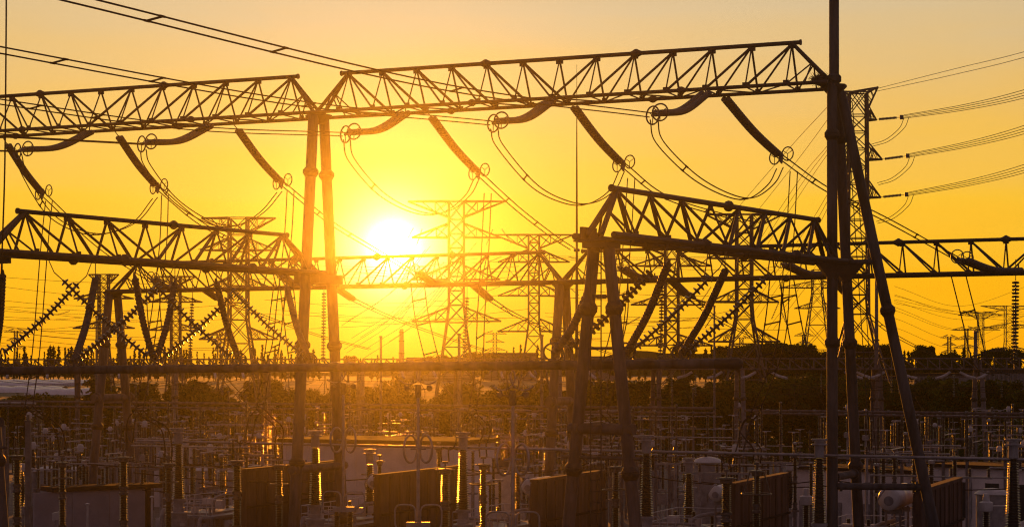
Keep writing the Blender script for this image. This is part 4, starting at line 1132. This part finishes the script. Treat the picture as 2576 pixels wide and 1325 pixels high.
q = MB(); q.box(V((c.x, c.y, 1.1)) - back * 3.54 + dv * 2, (1.1, .1, 2.2), dv); q.build('door', 'grey_paint', rt, False)
bd = building('service_building', 'low white building with doors seen between yard posts past the masted pole', 1990, 2300, 1172, 158, 5, 'white_render', .25, 150)
rt, c, dv, ln, hh, back = bd
for k in range(4):
    q = MB(); q.box(V((c.x, c.y, 1.1)) - back * 2.54 + dv * ln * ((k + .5) / 4 - .5), (1.2, .08, 2.2), dv); q.build('door', 'grey_paint', rt, False)
building('service_building', 'low white building behind the bushing at the picture edge', 2330, 2600, 1166, 148, 5, 'white_render', .25, 142, win=4)
building('equipment_hut', 'small pale hut behind the reddish post legs', 1425, 1500, 1178, 125, 4, 'white_render', .22, gable=True)
building('equipment_hut', 'small pale hut before the white building past the ringed pole', 1235, 1300, 1168, 140, 4, 'pale_paint', .22, gable=True)
building('equipment_hut', 'tiny white hut at the edge of the grey twin pole foot', 385, 470, 1116, 180, 4, 'white_render', .22)
building('warehouse', 'hazy low warehouse roof under the tower beside the sun', 1020, 1190, 908, 1150, 30, 'concrete', 2, zb=6.4, gable=True)
building('warehouse', 'hazy warehouse roof past the tower beside the sun', 1215, 1350, 897, 1180, 30, 'concrete', 2.2, zb=6.4, gable=True)
building('warehouse', 'long hazy warehouse behind the ringed poles on the horizon', 1480, 1560, 905, 1160, 30, 'concrete', 2, zb=6.4, gable=True)
building('apartment_block', 'pale four storey block half hidden by trees at the picture edge', 2478, 2560, 932, 560, 14, 'concrete', .8, win=7, floors=4, D1=545)
building('apartment_block', 'pale block with rows of windows behind trees past the brace leg', 2300, 2395, 940, 600, 14, 'concrete', .8, win=8, floors=4, D1=590)
building('apartment_block', 'small pale block behind trees beside the brace leg', 2220, 2285, 947, 620, 14, 'concrete', .8, win=5, floors=3)
# greenhouses
for i, (x0, x1, yt, D, lab) in enumerate([(-40, 215, 957, 905, 'furthest of the long pale plastic greenhouses'), (-60, 205, 962, 860, 'second of the long pale plastic greenhouses'), (-60, 150, 974, 760, 'third of the long pale plastic greenhouses'), (60, 232, 979, 735, 'nearest of the long pale plastic greenhouses')]):
    a = at(x0, yt, D); b = at(x1, yt, D); zb = gz(a.x, D)
    q = MB(); prof = 7; rr = a.z - zb + .6
    for k in range(25):
        xx = a.x + (b.x - a.x) * k / 24
        for j in range(prof):
            an = math.pi * j / (prof - 1); q.v.append(V((xx, D + 9 - math.cos(an) * 9, zb - .4 + math.sin(an) * (rr + .15 * math.sin(k * 1.3)))))
    for k in range(24):
        for j in range(prof - 1): s0 = k * prof + j; q.f.append((s0, s0 + 1, s0 + prof + 1, s0 + prof))
    tag(q.build('greenhouse', 'plastic_film'), lab + ' in the fields', 'greenhouse')
# domed tanks
dl = ['cut by the square grey post', 'behind the pale grey wall', 'next along behind the pale grey wall', 'alone past the first tapered bushing', 'touching the near end of the rusty wall', 'large, behind the reddish legs', 'by the last dark wall']
for i, (x, y, D, r) in enumerate([(72, 1176, 150, .85), (121, 1174, 150, .95), (193, 1175, 150, .9), (509, 1174, 150, .85), (573, 1177, 150, .8), (1780, 1150, 112, .9), (2496, 1229, 105, .95)]):
    p = at(x, y, D); hh = p.z; o = V((p.x, p.y, 0))
    rt = thing('domed_tank', 'round tank with pale shallow domed lid ' + dl[i], 'tank', o)
    q = MB(); q.lathe([(r * .92, 1.6), (r * .92, hh - .35)], o, 22); q.build('shell', 'grey_paint', rt)
    q = MB(); q.lathe([(r, hh - .35), (r * 1.03, hh - .3), (r * .8, hh - .13), (r * .45, hh - .02), (.05, hh + .02)], o, 22); q.build('lid', 'pale_paint', rt)
    for k in range(4):
        q = MB(); an = k * 1.57 + .6; e = o + V((math.cos(an) * r * .7, math.sin(an) * r * .7, 0)); q.bar(e, e + UP * 1.6, .07); q.build('leg', 'grey_paint', rt)
# oval pale hoods, lamp posts, small post tanks
for x, y, D, lab in [(2028, 1229, 82, 'small pale canister on a thin ribbed post before the masted pole'), (2481, 1243, 78, 'small pale canister on a thin ribbed post by the last dark wall')]:
    p = at(x, y, D); o = V((p.x, p.y, 0)); hh = p.z; rt = thing('voltage_transformer', lab, 'transformer', o)
    q = MB(); q.lathe([(.1, hh - .75), (.25, hh - .7), (.28, hh - .5), (.28, hh - .35), (.15, hh - .3), (.12, hh), (.02, hh + .02)], o, 16); q.bar(o + UP * (hh - .5), o + V((1.1, .3, hh - .52)), .04, 6); q.build('head', 'pale_paint', rt)
    q = MB(); ribbed(q, 0, 1.5, .15, .08, 12)
    for i, v_ in enumerate(q.v): q.v[i] = v_ + o + UP * (hh - 2.25)
    q.build('insulator_column', 'brown_porcelain', rt)
    q = MB(); q.tube([o, o + UP * (hh - 2.25)], .13, 8); q.build('pedestal', 'concrete', rt)
for x, y, D, lab in [(220, 1268, 104, 'white slim capped post before the pale grey wall'), (382, 1250, 106, 'white slim capped post at the end of the pale grey wall')]:
    p = at(x, y, D); o = V((p.x, p.y, 0)); q = MB(); q.tube([o, o + UP * p.z], .055, 8); q.lathe([(.1, p.z - .06), (.13, p.z), (.03, p.z + .05)], o, 10); tag(q.build('capped_post', 'pale_paint'), lab, 'post')
p = at(140, 1299, 100); rt = thing('floodlight', 'small tilted floodlight in front of the pale grey wall', 'floodlight', (p.x, p.y, 0))
q = MB(); q.box(p, (.34, .2, .4), V((1, .3, .3)).normalized()); q.build('lamp_head', 'pale_paint', rt, False); q = MB(); q.tube([V((p.x, p.y, 0)), p], .04, 6); q.build('stand', 'grey_paint', rt)
# low cables, rails and small pipes among the near row
rg = random.Random(21)
for k in range(16):
    D = rg.uniform(98, 118); x = rg.uniform(-.24, .2) * D; hh = rg.uniform(6.3, 8.2); l = rg.uniform(6, 14)
    a = V((x, D, hh)); b = a + U * l + UP * rg.uniform(-.4, .4)
    q = MB(); q.tube(sag(a, b, rg.uniform(.1, .5), 10), .03, 5)
    tag(q.build('low_cable', 'cable'), 'low dark cable slung behind the near row of bushings', 'cable', 'low cables behind the near row')
hs = thing('cable_support', 'slim steel support with short pale insulators on a cross arm', 'support', (0, 0, 0), 'cable supports behind the near row')
q = MB(); q.tube([V((0, 0, 0)), V((0, 0, 7.6))], .09, 8); q.box(V((0, 0, 7.6)), (2.4, .12, .12)); q.build('post', 'grey_paint', hs)
for x in (-1, 0, 1):
    q = MB(); 
    q2 = MB(); ribbed(q2, 7.66, 8.15, .1, .09, 8, x); q2.build('small_insulator', 'glass_disc', hs)
first = True
for x, D in [(150, 118), (270, 122), (335, 115), (660, 116), (1190, 112), (1420, 110), (1700, 108), (1760, 104), (1860, 104), (1950, 110), (2180, 108), (2400, 112), (2440, 103), (2560, 104)]:
    o = V(((x - CX) / FPX * D, D, 0))
    if first: hs.location = o; hs.rotation_euler = (0, 0, UZ); first = False
    else: copy_tree(hs, o, UZ + rg.choice((0, 0, 1.57)), scale=(1, 1, rg.uniform(.9, 1.06)))

# ------------------------------------------------------------------ lattice towers
def tower(name, label, x, ytop, D, H, wb, wt, zw, arms, th, body_m='far_steel', group=None, rot=0., horn=None, panels=None, wtop=None, cat='pylon', arm_parts=True):
    p = at(x, ytop, D); g = gz(p.x, p.y) if D < 2300 else 6.5
    base = V((p.x, p.y, g)); H = p.z - g; zw = H * zw; wtop = wtop or wt
    th *= 1.55; rt = thing(name, label, cat, base, group); rt.rotation_euler = (0, 0, rot)
    off = base
    def hw(h): return (wb + (wt - wb) * (h / zw)) / 2 if h < zw else (wt + (wtop - wt) * ((h - zw) / (H - zw))) / 2
    def cn(h): s = hw(h); return [off + V((a * s, b * s, h)) for a, b in ((-1, -1), (1, -1), (1, 1), (-1, 1))]
    hs = [0]; 
    while hs[-1] < H - hw(hs[-1]) * 1.2: hs.append(hs[-1] + max(hw(hs[-1]) * 1.9, wtop * .9))
    hs[-1] = H
    q = MB()
    for h0, h1 in zip(hs, hs[1:]):
        a, b = cn(h0), cn(h1)
        for k in range(4):
            j = (k + 1) % 4
            q.bar(a[k], b[k], th * 1.25, 4)
            q.bar(a[k], b[j], th * .62, 3); q.bar(a[j], b[k], th * .62, 3); q.bar(b[k], b[j], th * .62, 3)
    q.build('tower_body', body_m, rt, False)
    for (za, span, ha, kind) in arms:
        zz = H * za; hgt = H * ha
        for s in (-1, 1):
            q = MB(); w0 = hw(zz); w1 = hw(min(H, zz + hgt)); 
            if kind == 'flat':   # level top chord, sloping lower chord
                c = [V((s * hw(zz), -hw(zz), zz)), V((s * hw(zz), hw(zz), zz))]; tp = V((s * span, 0, zz)); d = [V((s * hw(zz - hgt), -hw(zz - hgt), zz - hgt)), V((s * hw(zz - hgt), hw(zz - hgt), zz - hgt))]
            else:
                c = [V((s * w0, -w0, zz)), V((s * w0, w0, zz))]; tp = V((s * span, 0, zz)); d = [V((s * w1, -w1, zz + hgt)), V((s * w1, w1, zz + hgt))]
            n = max(3, int(span / max(hgt, .8) * 1.1)); n = min(n, 9)
            for k in (0, 1):
                q.bar(off + c[k], off + tp, th, 4); q.bar(off + d[k], off + tp, th * .9, 4)
                for i in range(n):
                    t0, t1 = i / n, (i + 1) / n
                    q.bar(off + c[k].lerp(tp, t0), off + d[k].lerp(tp, t1 if i % 2 == 0 else t0), th * .5, 3)
                    q.bar(off + c[k].lerp(tp, t1), off + d[k].lerp(tp, t0), th * .5, 3)
            for i in range(n): q.bar(off + c[0].lerp(tp, i / n), off + c[1].lerp(tp, (i + 1) / n), th * .45, 3)
            q.build('cross_arm', body_m, rt, False)
    if horn:
        q = MB()
        for s, sp, up in horn:
            tp = off + V((s * sp, 0, H + up))
            for k in (-1, 1):
                b0, b1 = off + V((s * wtop / 2, k * wtop / 2, H)), off + V((-s * wtop / 2, k * wtop / 2, H)); c0 = off + V((s * wtop / 2, k * wtop / 2, H - wtop * 1.1))
                q.bar(b0, tp, th, 4); q.bar(c0, tp, th, 4); q.bar(b1, tp, th * .7, 4)
                for i in range(5): q.bar(c0.lerp(tp, i / 5), b1.lerp(tp, (i + .6) / 5), th * .5, 3)
        q.build('earth_wire_peak', body_m, rt, False)
    return rt, off, H
A_ = [(1.0, 9.6, .06, 'flat'), (.83, 8.2, .05, 'up'), (.63, 9.2, .06, 'up'), (.46, 8.6, .055, 'up')]
tower('transmission_tower', 'hazy lattice tower standing just beside the sun disc', 1148, 508, 420, 50, 11, 3.3, .52, [(.999, 10.7, .07, 'flat'), (.84, 9.9, .062, 'up'), (.655, 9.7, .062, 'up'), (.472, 9.9, .062, 'up')], .12)
tower('transmission_tower', 'hazy lattice tower beyond the thin mast where two beams meet', 1343, 592, 520, 50, 10.5, 2.9, .5, [(.999, 10.8, .075, 'flat'), (.85, 9.8, .07, 'up'), (.665, 9.9, .065, 'up'), (.47, 9.9, .07, 'up')], .13)
tower('transmission_tower', 'hazy lattice tower rising behind the end of the slanting side beam', 600, 550, 490, 53, 12, 4.6, .5, [(.999, 9.6, .075, 'flat'), (.84, 9.9, .06, 'up'), (.645, 9.5, .06, 'up'), (.4, 10.2, .06, 'up')], .14)
tower('transmission_tower', 'small lattice tower behind the first smooth insulator strings', 261, 692, 600, 40, 7, 3.0, .45, [(.999, 4.8, .07, 'flat'), (.82, 9.5, .05, 'up'), (.6, 9.8, .05, 'up')], .14)
tower('transmission_tower', 'small lattice tower seen between the crossing disc strings', 442, 697, 640, 40, 6.8, 3.0, .45, [(.999, 7, .06, 'flat'), (.8, 9, .05, 'up'), (.58, 9.5, .05, 'up')], .14)
tower('transmission_tower', 'lattice tower behind the first smooth string past the reddish post', 1690, 610, 430, 46, 9, 2.9, .45, [(.999, 9, .07, 'flat'), (.87, 9.1, .06, 'up'), (.66, 9.3, .06, 'up'), (.44, 9.3, .06, 'up')], .12)
tower('transmission_tower', 'lattice tower behind the middle of the side beam at the masted pole', 1872, 541, 385, 48, 11.5, 3.0, .55, [(.999, 7.8, .07, 'flat'), (.8, 7.4, .06, 'up'), (.6, 7., .06, 'up'), (.42, 7.3, .065, 'up')], .12)
rt8, off8, H8 = tower('corner_tower', 'tallest lattice corner tower right behind the masted pole with wires off to the side', 2158, 236, 400, 74, 17.5, 4.3, .34, [(.92, 3.9, .045, 'up'), (.803, 5.1, .05, 'up'), (.691, 4.8, .05, 'up')], .13, wtop=3.6, horn=((1, 4.2, 1.2), (-1, 3.6, .4)), rot=R(-4))
tower('transmission_tower', 'slender fine-meshed lattice tower on the horizon before the masted pole', 2056, 680, 900, 55, 17, 4.6, .8, [(.84, 18, .06, 'up'), (.66, 11, .05, 'up')], .14)
tower('transmission_tower', 'distant tower with wide arms in the open sky beyond the brace leg', 2467, 790, 1250, 50, 10, 3.6, .6, [(.97, 15, .06, 'up'), (.75, 13, .05, 'up')], .1, horn=((1, 12, 1.8), (-1, 12, 1.8)))
tower('transmission_tower', 'distant tower behind the last vertical disc string', 2541, 771, 900, 45, 9, 4.5, .5, [(.999, 14, .06, 'flat'), (.72, 13, .05, 'up'), (.42, 12, .05, 'up')], .09)
for x, y, D, lab, sp in [(40, 833, 1900, 'tiny distant tower near the thin hanging wire', 12), (551, 841, 1700, 'tiny distant tower behind the third crossing', 6), (1245, 838, 1600, 'tiny distant tower between the two hazy towers', 10), (1465, 838, 1500, 'tiny distant tower at the thin mast', 5),
                         (2023, 843, 1700, 'tiny distant tower before the masted pole', 9), (1865, 850, 1700, 'tiny distant tower inside the legs of another', 9), (2431, 828, 1800, 'tiny distant tower left of the wide armed one', 14), (2388, 848, 1900, 'tiny distant tower beyond the brace leg joint', 9)]:
    tower('small_pylon', lab.replace('left of', 'next to'), x, y, D, 30, 6, 3, .5, [(.97, sp, .08, 'up'), (.78, sp * .8, .07, 'up'), (.6, sp * .9, .07, 'up')], .15)
p = at(1010, 829, 1500); g = 6.5
rt = thing('chimney', 'slim distant chimney with ring platforms on the horizon below the sun', 'chimney', (p.x, p.y, g))
q = MB(); q.tube([V((p.x, p.y, g)), V((p.x, p.y, p.z))], [2.6, 1.6], 14); q.build('shaft', 'concrete', rt)
q = MB(); 
for t in (.25, .5, .75, .93): q.lathe([(2.9 - t, -.5), (2.9 - t, .5)], V((p.x, p.y, g + (p.z - g) * t)), 14)
q.build('platform', 'roof_dark', rt)

# tower hardware and wires
sg = thing('tower_insulator', 'fine disc insulator string at a distant tower arm', 'insulator', (0, 0, 0), 'insulator strings on distant tower arms')
q = MB(); shed_tube(q, [V((0, 0, 0)), V((0, 0, -4.2))], .05, .2, .35, 6, False); q.build('insulator_discs', 'glass_disc', sg)
first = True
def drop(p, rot):
    global first
    if first: sg.location = p; sg.rotation_euler = rot; first = False; return
    o = copy_tree(sg, p); o.rotation_euler = rot
for x, y, D, tilt in [(1040, 575, 420, .5), (1262, 577, 420, -.6), (1062, 577, 420, .35), (1030, 671, 420, .5), (1272, 670, 420, -.7), (1035, 768, 420, .6), (1262, 767, 420, -.8), (1240, 578, 420, .4), (1262, 647, 520, 1.2), (1430, 647, 520, -1.3), (1258, 722, 520, 1.2), (1430, 722, 520, -.9),
                      (1257, 802, 520, 1.2), (1436, 801, 520, -.9), (535, 620, 490, 1.3), (690, 690, 490, -1.2), (495, 817, 490, 1.3), (177, 784, 600, 1.3), (330, 784, 600, -1.2), (1785, 647, 430, .9), (1789, 723, 430, .6), (1605, 724, 430, 1.2), (1610, 799, 430, 1.1), (1966, 786, 385, -.4), (1800, 786, 385, .6), (1960, 760, 385, .4)]:
    drop(at(x, y, D), (0, tilt, random.uniform(-.4, .4)))
def tline(pts, Ds, r, lab, grp, k=8):
    n = len(pts); P = [at(x, y, Ds[0] + (Ds[1] - Ds[0]) * i / (n - 1)) for i, (x, y) in enumerate(pts)]
    if pts[-1][0] >= 2600:
        e = P[-1] + (P[-1] - P[-2]) * 1.3; P.append(V((e.x, e.y, e.z + 1.5)))
    if pts[0][0] <= -40:
        P.insert(0, P[0] + (P[0] - P[1]) * 1.2)
    q = MB(); q.tube(crom(P, k), r * 1.3, 5); return tag(q.build('distant_wire', 'cable'), lab, 'wire', grp)
GRP = 'thin wires leaving the corner tower'
for k, (a, b, c) in enumerate([((2201, 303), (2268, 297), (2600, 233)), ((2216, 403), (2283, 394), (2600, 322)), ((2212, 498), (2280, 491), (2600, 420))]):
    A = at(*a, 400); B = at(*b, 396)
    rt = thing('tension_insulator', 'spiky distant disc string pointing out from the ' + ['upper', 'middle', 'lower'][k] + ' arm of the corner tower', 'insulator', A, 'strings of the corner tower')
    q = MB(); shed_tube(q, [A.lerp(B, .15), A.lerp(B, .85)], .08, .3, .32, 8, False); q.build('insulator_discs', 'glass_disc', rt)
    q = MB(); q.bar(A, B, .05); q.box(B, (.8, .3, .9)); q.build('yoke', 'fitting', rt)
    for j, (dy0, dy1) in enumerate([(-9, -12), (-5, -4), (1, 3), (5, 10)]):
        tline([(b[0] + 6, b[1] + dy0 * .6), ((b[0] + c[0]) / 2, (b[1] + c[1]) / 2 + 7 + (dy0 + dy1) * .4), (c[0], c[1] + dy1)], (396, 330), .045, 'thin wire of the bundle from the ' + ['upper', 'middle', 'lower'][k] + ' corner tower string', GRP + ' ' + ['upper', 'middle', 'lower'][k])
    for j in (0, 1):
        tline([(b[0] + 6 + j * 12, b[1] + 2), (b[0] - 6 + j * 12, b[1] + 28), (b[0] - 40 + j * 8, b[1] + 56 + 4 * j), (b[0] - 76 + j * 3, b[1] + 68 + j * 5)], (396, 398), .05, 'slack jumper wire curving under the ' + ['upper', 'middle', 'lower'][k] + ' corner tower arm', 'corner tower jumpers ' + ['upper', 'middle', 'lower'][k])
tline([(2203, 226), (2400, 176), (2600, 126)], (400, 330), .04, 'upper thin earth wire running off from the corner tower peak', None or 'x')['group'] = 'earth wires of the corner tower peak'
tline([(2205, 232), (2400, 190), (2600, 140)], (400, 330), .04, 'lower thin earth wire running off from the corner tower peak', 'earth wires of the corner tower peak')
for k, (P, D) in enumerate([([(2090, 262), (1990, 370), (1860, 520)], (398, 560)), ([(2095, 285), (2010, 400), (1900, 540)], (398, 560)), ([(2082, 368), (2000, 470), (1850, 700)], (398, 620)), ([(2086, 372), (2010, 475), (1862, 700)], (398, 620)), ([(2090, 378), (2020, 480), (1876, 700)], (398, 620)),
                       ([(2094, 470), (2020, 590), (1880, 790)], (398, 640)), ([(2098, 478), (2030, 595), (1895, 790)], (398, 640)), ([(2102, 484), (2040, 600), (1905, 800)], (398, 640)), ([(2100, 560), (2060, 660), (1930, 830)], (398, 640)), ([(2106, 566), (2070, 665), (1945, 830)], (398, 640))]):
    tline(P, D, .05, 'thin wire slanting down from the corner tower behind the side beam', 'thin slanting wires of the corner tower')
rg = random.Random(3)
for k in range(46):
    side = k % 3
    if side == 0: x0, x1, y0 = -40, rg.choice((500, 600, 261, 442)), rg.uniform(625, 870); y1 = y0 + rg.uniform(-10, 45)
    elif side == 1: x0, x1 = rg.uniform(500, 900), rg.uniform(1100, 1400); y0 = rg.uniform(660, 860); y1 = y0 + rg.uniform(-60, 30)
    else: x0, x1 = rg.uniform(1250, 1700), rg.uniform(1800, 2080); y0 = rg.uniform(640, 860); y1 = y0 + rg.uniform(-40, 40)
    tline([(x0, y0), ((x0 + x1) / 2, (y0 + y1) / 2 + rg.uniform(4, 16)), (x1, y1)], (520, 500), .04, 'hair-thin distant transmission wire crossing the golden sky behind the gantries', 'hair-thin distant wires')
for k in range(10):
    y0 = rg.uniform(720, 850)
    tline([(2250, y0), (2420, y0 + rg.uniform(20, 60)), (2600, y0 + rg.uniform(-20, 60))], (700, 900), .05, 'hair-thin distant wire low in the sky beyond the brace leg', 'hair-thin wires beyond the brace leg')
for k in range(12):
    x0 = rg.uniform(850, 1030); y0 = rg.uniform(740, 900)
    tline([(x0, y0 + 60), (x0 + 120, y0 - 20), (x0 + 210, y0 - 130)], (520, 420), .045, 'hair-thin wire rising to the tower beside the sun', 'hair-thin wires of the tower beside the sun')

# ------------------------------------------------------------------ trees
def leafcloud(m, rg, n, f, size):
    for _ in range(n):
        p, s = f(); s *= size
        a = V((rg.gauss(0, 1), rg.gauss(0, 1), rg.gauss(0, .7))).normalized(); b = a.cross(V((rg.gauss(0, 1), rg.gauss(0, 1), rg.gauss(0, 1)))).normalized()
        i = len(m.v); m.v += [p - a * s, p + b * s * .6, p + a * s, p - b * s * .6]; m.f.append((i, i + 1, i + 2, i + 3))
def conifer(seed, H=18., w=2.6, n=900):
    rg = random.Random(seed)
    rt = thing('conifer_tree', 'slim pointed tree on the hazy horizon', 'tree', (0, 0, 0), 'pointed trees along the horizon')
    q = MB(); q.tube([V((0, 0, 0)), V((0, 0, H * .9))], [.28, .04], 6); q.build('trunk', 'bark', rt)
    br = [(rg.uniform(0, 6.28), rg.uniform(.1, .97), rg.uniform(.55, 1.1)) for _ in range(46)]
    def f():
        a, t, l = rg.choice(br); rr = w * (1 - t) ** .75 * l * rg.uniform(.05, 1)
        return V((math.cos(a) * rr + rg.gauss(0, .12), math.sin(a) * rr + rg.gauss(0, .12), H * (.08 + .92 * t) - rr * .12 + rg.gauss(0, .2))), rg.uniform(.5, 1.1)
    q = MB(); leafcloud(q, rg, n, f, .55); q.tube([V((0, 0, H * .1)), V((0, 0, H * .55)), V((0, 0, H * 1.02))], [w * .35, w * .22, .05], 6); q.build('crown', 'conifer_leaf', rt, False)
    return rt
def broad(seed, H=9., w=4.2, n=2200, name='broadleaf_tree', group='rounded trees behind the yard', label='rounded leafy tree in the dark belt behind the yard', leaf=.34):
    rg = random.Random(seed)
    rt = thing(name, label, 'tree', (0, 0, 0), group)
    q = MB(); q.tube([V((0, 0, 0)), V((rg.uniform(-.3, .3), 0, H * .55))], [.28, .12], 7)
    cl = []
    for k in range(15):
        a = rg.uniform(0, 6.28); rr = w * rg.uniform(.1, .8); hz_ = H * rg.uniform(.35, .9); c = V((math.cos(a) * rr, math.sin(a) * rr, hz_ - rr * .15)); cl.append((c, rg.uniform(.9, 1.9) * w / 4.2))
        if k % 2 == 0: q.tube([V((0, 0, H * .4)), c], [.1, .03], 5)
    q.build('trunk', 'bark', rt)
    def f():
        c, r_ = rg.choice(cl); d = V((rg.gauss(0, 1), rg.gauss(0, 1), rg.gauss(0, .8))).normalized(); return c + d * r_ * rg.uniform(.6, 1.08), rg.uniform(.6, 1.3)
    q = MB(); leafcloud(q, rg, n, f, leaf)
    for c, r_ in cl: q.lathe([(r_ * .1, -r_ * .55), (r_ * .5, -r_ * .3), (r_ * .62, 0), (r_ * .4, r_ * .4), (.05, r_ * .6)], c, 7)
    q.build('crown', 'broad_leaf', rt, False)
    return rt
cons = [conifer(1), conifer(2, 18, 3.2), conifer(3, 18, 2.1)]
brd = [broad(4), broad(5, 9, 4.8), broad(6, 9, 3.6)]
big = [broad(8, 20, 8, 3200, 'broadleaf_tree', 'tall rounded trees on the horizon', 'tall bushy tree on the horizon', .62), broad(9, 20, 6.5, 2600, 'broadleaf_tree', 'tall rounded trees on the horizon', 'tall bushy tree on the horizon', .62)]
us = set()
def ptree(t, loc, s, rz):
    if t.name not in us: us.add(t.name); t.location = loc; t.scale = s; t.rotation_euler = (0, 0, rz); return
    copy_tree(t, loc, rz, scale=s)
rg = random.Random(17)
def put(t, x, ytop, D, Hn, ws=None, mn=.3):
    k = (x - CX) / FPX * D; g = gz(k, D); ht = max(3, CAMZ + (HY - ytop) / FPX * D - g); s = ht / Hn
    ptree(t, V((k, D, g - .2)), (s * (ws or 1), s * (ws or 1), s), rg.uniform(0, 6.28))
x = -10
while x < 800:
    put(rg.choice(cons), x, 882 + rg.uniform(-15, 20), rg.uniform(1000, 1150), 18, rg.uniform(.75, 1.3)); x += rg.uniform(5, 19)
for x in range(800, 1720, 26): 
    put(rg.choice(cons + big), x + rg.uniform(-10, 10), rg.uniform(890, 912), rg.uniform(1020, 1150), 20 if False else 18, rg.uniform(.8, 1.3))
for x in (1190, 1215, 1255, 1275, 1292, 1310, 1352, 1366): put(rg.choice(cons), x, rg.uniform(866, 893), 1010, 18, .8)
x = 1722
while x < 2590:
    hill = math.exp(-((x - 1925) / 75.) ** 2) * 14
    put(rg.choice(cons + [big[0]]), x, 884 - hill + rg.uniform(-22, 10) + (6 if x > 2250 else 0), rg.uniform(880, 1050), 19, rg.uniform(.85, 1.35)); x += rg.uniform(6, 20)
for k in range(16): put(rg.choice(big), 1840 + k * 12.5, 868 - 8 * math.sin(k / 15 * 3.14) + rg.uniform(-4, 8), rg.uniform(860, 980), 20, 1.1)
for k in range(26): put(rg.choice(big), rg.uniform(1720, 2590), rg.uniform(893, 925), rg.uniform(700, 850), 20, 1.1)
# belt of rounded trees behind the yard
for k in range(120):
    x = rg.uniform(230, 2600) if k < 105 else rg.uniform(-30, 230); D = rg.uniform(262, 470)
    yt = 962 + (rg.uniform(-22, 45) if x > 1500 else rg.uniform(-5, 70)) 
    if x < 230: yt = rg.uniform(992, 1012); D = rg.uniform(300, 420)
    put(rg.choice(brd), x, yt, D, 9, rg.uniform(.75, 1.5))
for k in range(34): put(rg.choice(brd), rg.uniform(1850, 2600), rg.uniform(942, 985), rg.uniform(440, 560), 9, rg.uniform(.9, 1.2))
for k in range(26): put(rg.choice(brd), rg.uniform(230, 1850), rg.uniform(945, 985), rg.uniform(480, 600), 9, rg.uniform(.9, 1.2))
# ground cover beyond the yard
q = MB(); rgc = random.Random(5)
def fcov():
    y = 262 + 300 * rgc.random() ** 1.5; xx = rgc.uniform(-.31, .31) * y; return V((xx, y, gz(xx, y) + rgc.uniform(0, 1.6))), rgc.uniform(.5, 1.4)
leafcloud(q, rgc, 26000, fcov, .55)
o = q.build('undergrowth', 'broad_leaf', smooth=False); o['kind'] = 'stuff'; o['label'] = 'dark green undergrowth covering the ground beyond the yard'; o['category'] = 'undergrowth'
# distant hills
q = MB(); n = 90
for k in range(n + 1):
    x = -700 + 1400 * k / n; h = 10 + 9 * math.sin(k * .13 + 1) + 5 * math.sin(k * .37) + 2.2 * math.sin(k * 1.1)
    q.v += [V((x, 1900, 0)), V((x, 1950, max(10, h + 8)))]
for k in range(n): q.f.append((2 * k, 2 * k + 2, 2 * k + 3, 2 * k + 1))
o = q.build('hills', 'conifer_leaf', smooth=True); o['kind'] = 'structure'

# say where each of the repeated things stands
BASE = {'disc strings under the slim yard beams': 'short glinting disc string under a slim yard beam', 'pale level strings under the slim yard beams': 'pale stubby insulator stretched under a slim beam',
 'slack wires of the distant yard': 'slack dark wire below the slim yard beams', 'thin droppers of the distant yard': 'curved thin dropper wire over yard equipment',
 'post insulators in the yard': 'dark ribbed post on thin support,', 'tall post insulators in the yard': 'tall double ribbed post under a busbar,', 'switch disconnectors in the yard': 'three ribbed columns with level switch arm,',
 'current transformers in the yard': 'swollen dark column with pale box head,', 'circuit breakers in the yard': 'slim breaker column with box at foot,', 'surge arresters in the yard': 'thin arrester topped by a wire ring,',
 'pale connecting tubes in the yard': 'pale level tube between yard posts,', 'low cables behind the near row': 'low dark cable behind the near bushings,', 'cable supports behind the near row': 'slim steel support with short pale insulators,',
 'insulator strings on distant tower arms': 'fine disc string at a distant tower arm,', 'pointed trees along the horizon': 'slim pointed tree on the hazy horizon', 'rounded trees behind the yard': 'rounded dark tree in the belt',
 'tall rounded trees on the horizon': 'tall bushy tree on the horizon'}
ZX = [(280, 'by the thin wire'), (560, 'by the crossing strings'), (860, 'behind the glowing pole'), (1130, 'below the sun'), (1400, 'past the tower beside the sun'), (1700, 'behind the reddish post'), (2060, 'short of the masted pole'), (2340, 'behind the masted pole'), (9999, 'beyond the brace leg')]
bpy.context.view_layer.update()
for o in list(sc.objects):
    g = o.get('group')
    if o.parent is None and g in BASE:
        c = o.location.copy()
        if o.type == 'MESH' and c.length < 1e-6:
            c = sum((V(q) for q in o.bound_box), V((0, 0, 0))) / 8
        px = CX + FPX * c.x / max(1, c.y)
        zn = next(t for lim, t in ZX if px < lim)
        if 'in the yard' in g: zn = ('near row ' if c.y < 135 else 'middle row ' if c.y < 180 else 'far row ') + zn
        if g == 'rounded trees behind the yard': zn = ('first rows, ' if c.y < 360 else 'rear rows, ') + zn
        o['label'] = BASE[g] + ' ' + zn
        o['group'] = g + ', ' + zn
# ------------------------------------------------------------------ render settings
sc.view_settings.view_transform = 'Standard'
sc.view_settings.look = 'None'
sc.view_settings.exposure = 0
sc.cycles.volume_bounces = 0
sc.cycles.max_bounces = 4
sc.cycles.diffuse_bounces = 2
sc.cycles.glossy_bounces = 2
sc.cycles.transparent_max_bounces = 6
sc.cycles.use_denoising = True
sc.cycles.pixel_filter_type = 'BLACKMAN_HARRIS'
sc.cycles.filter_width = 1.2
sc.cycles.sample_clamp_indirect = 4
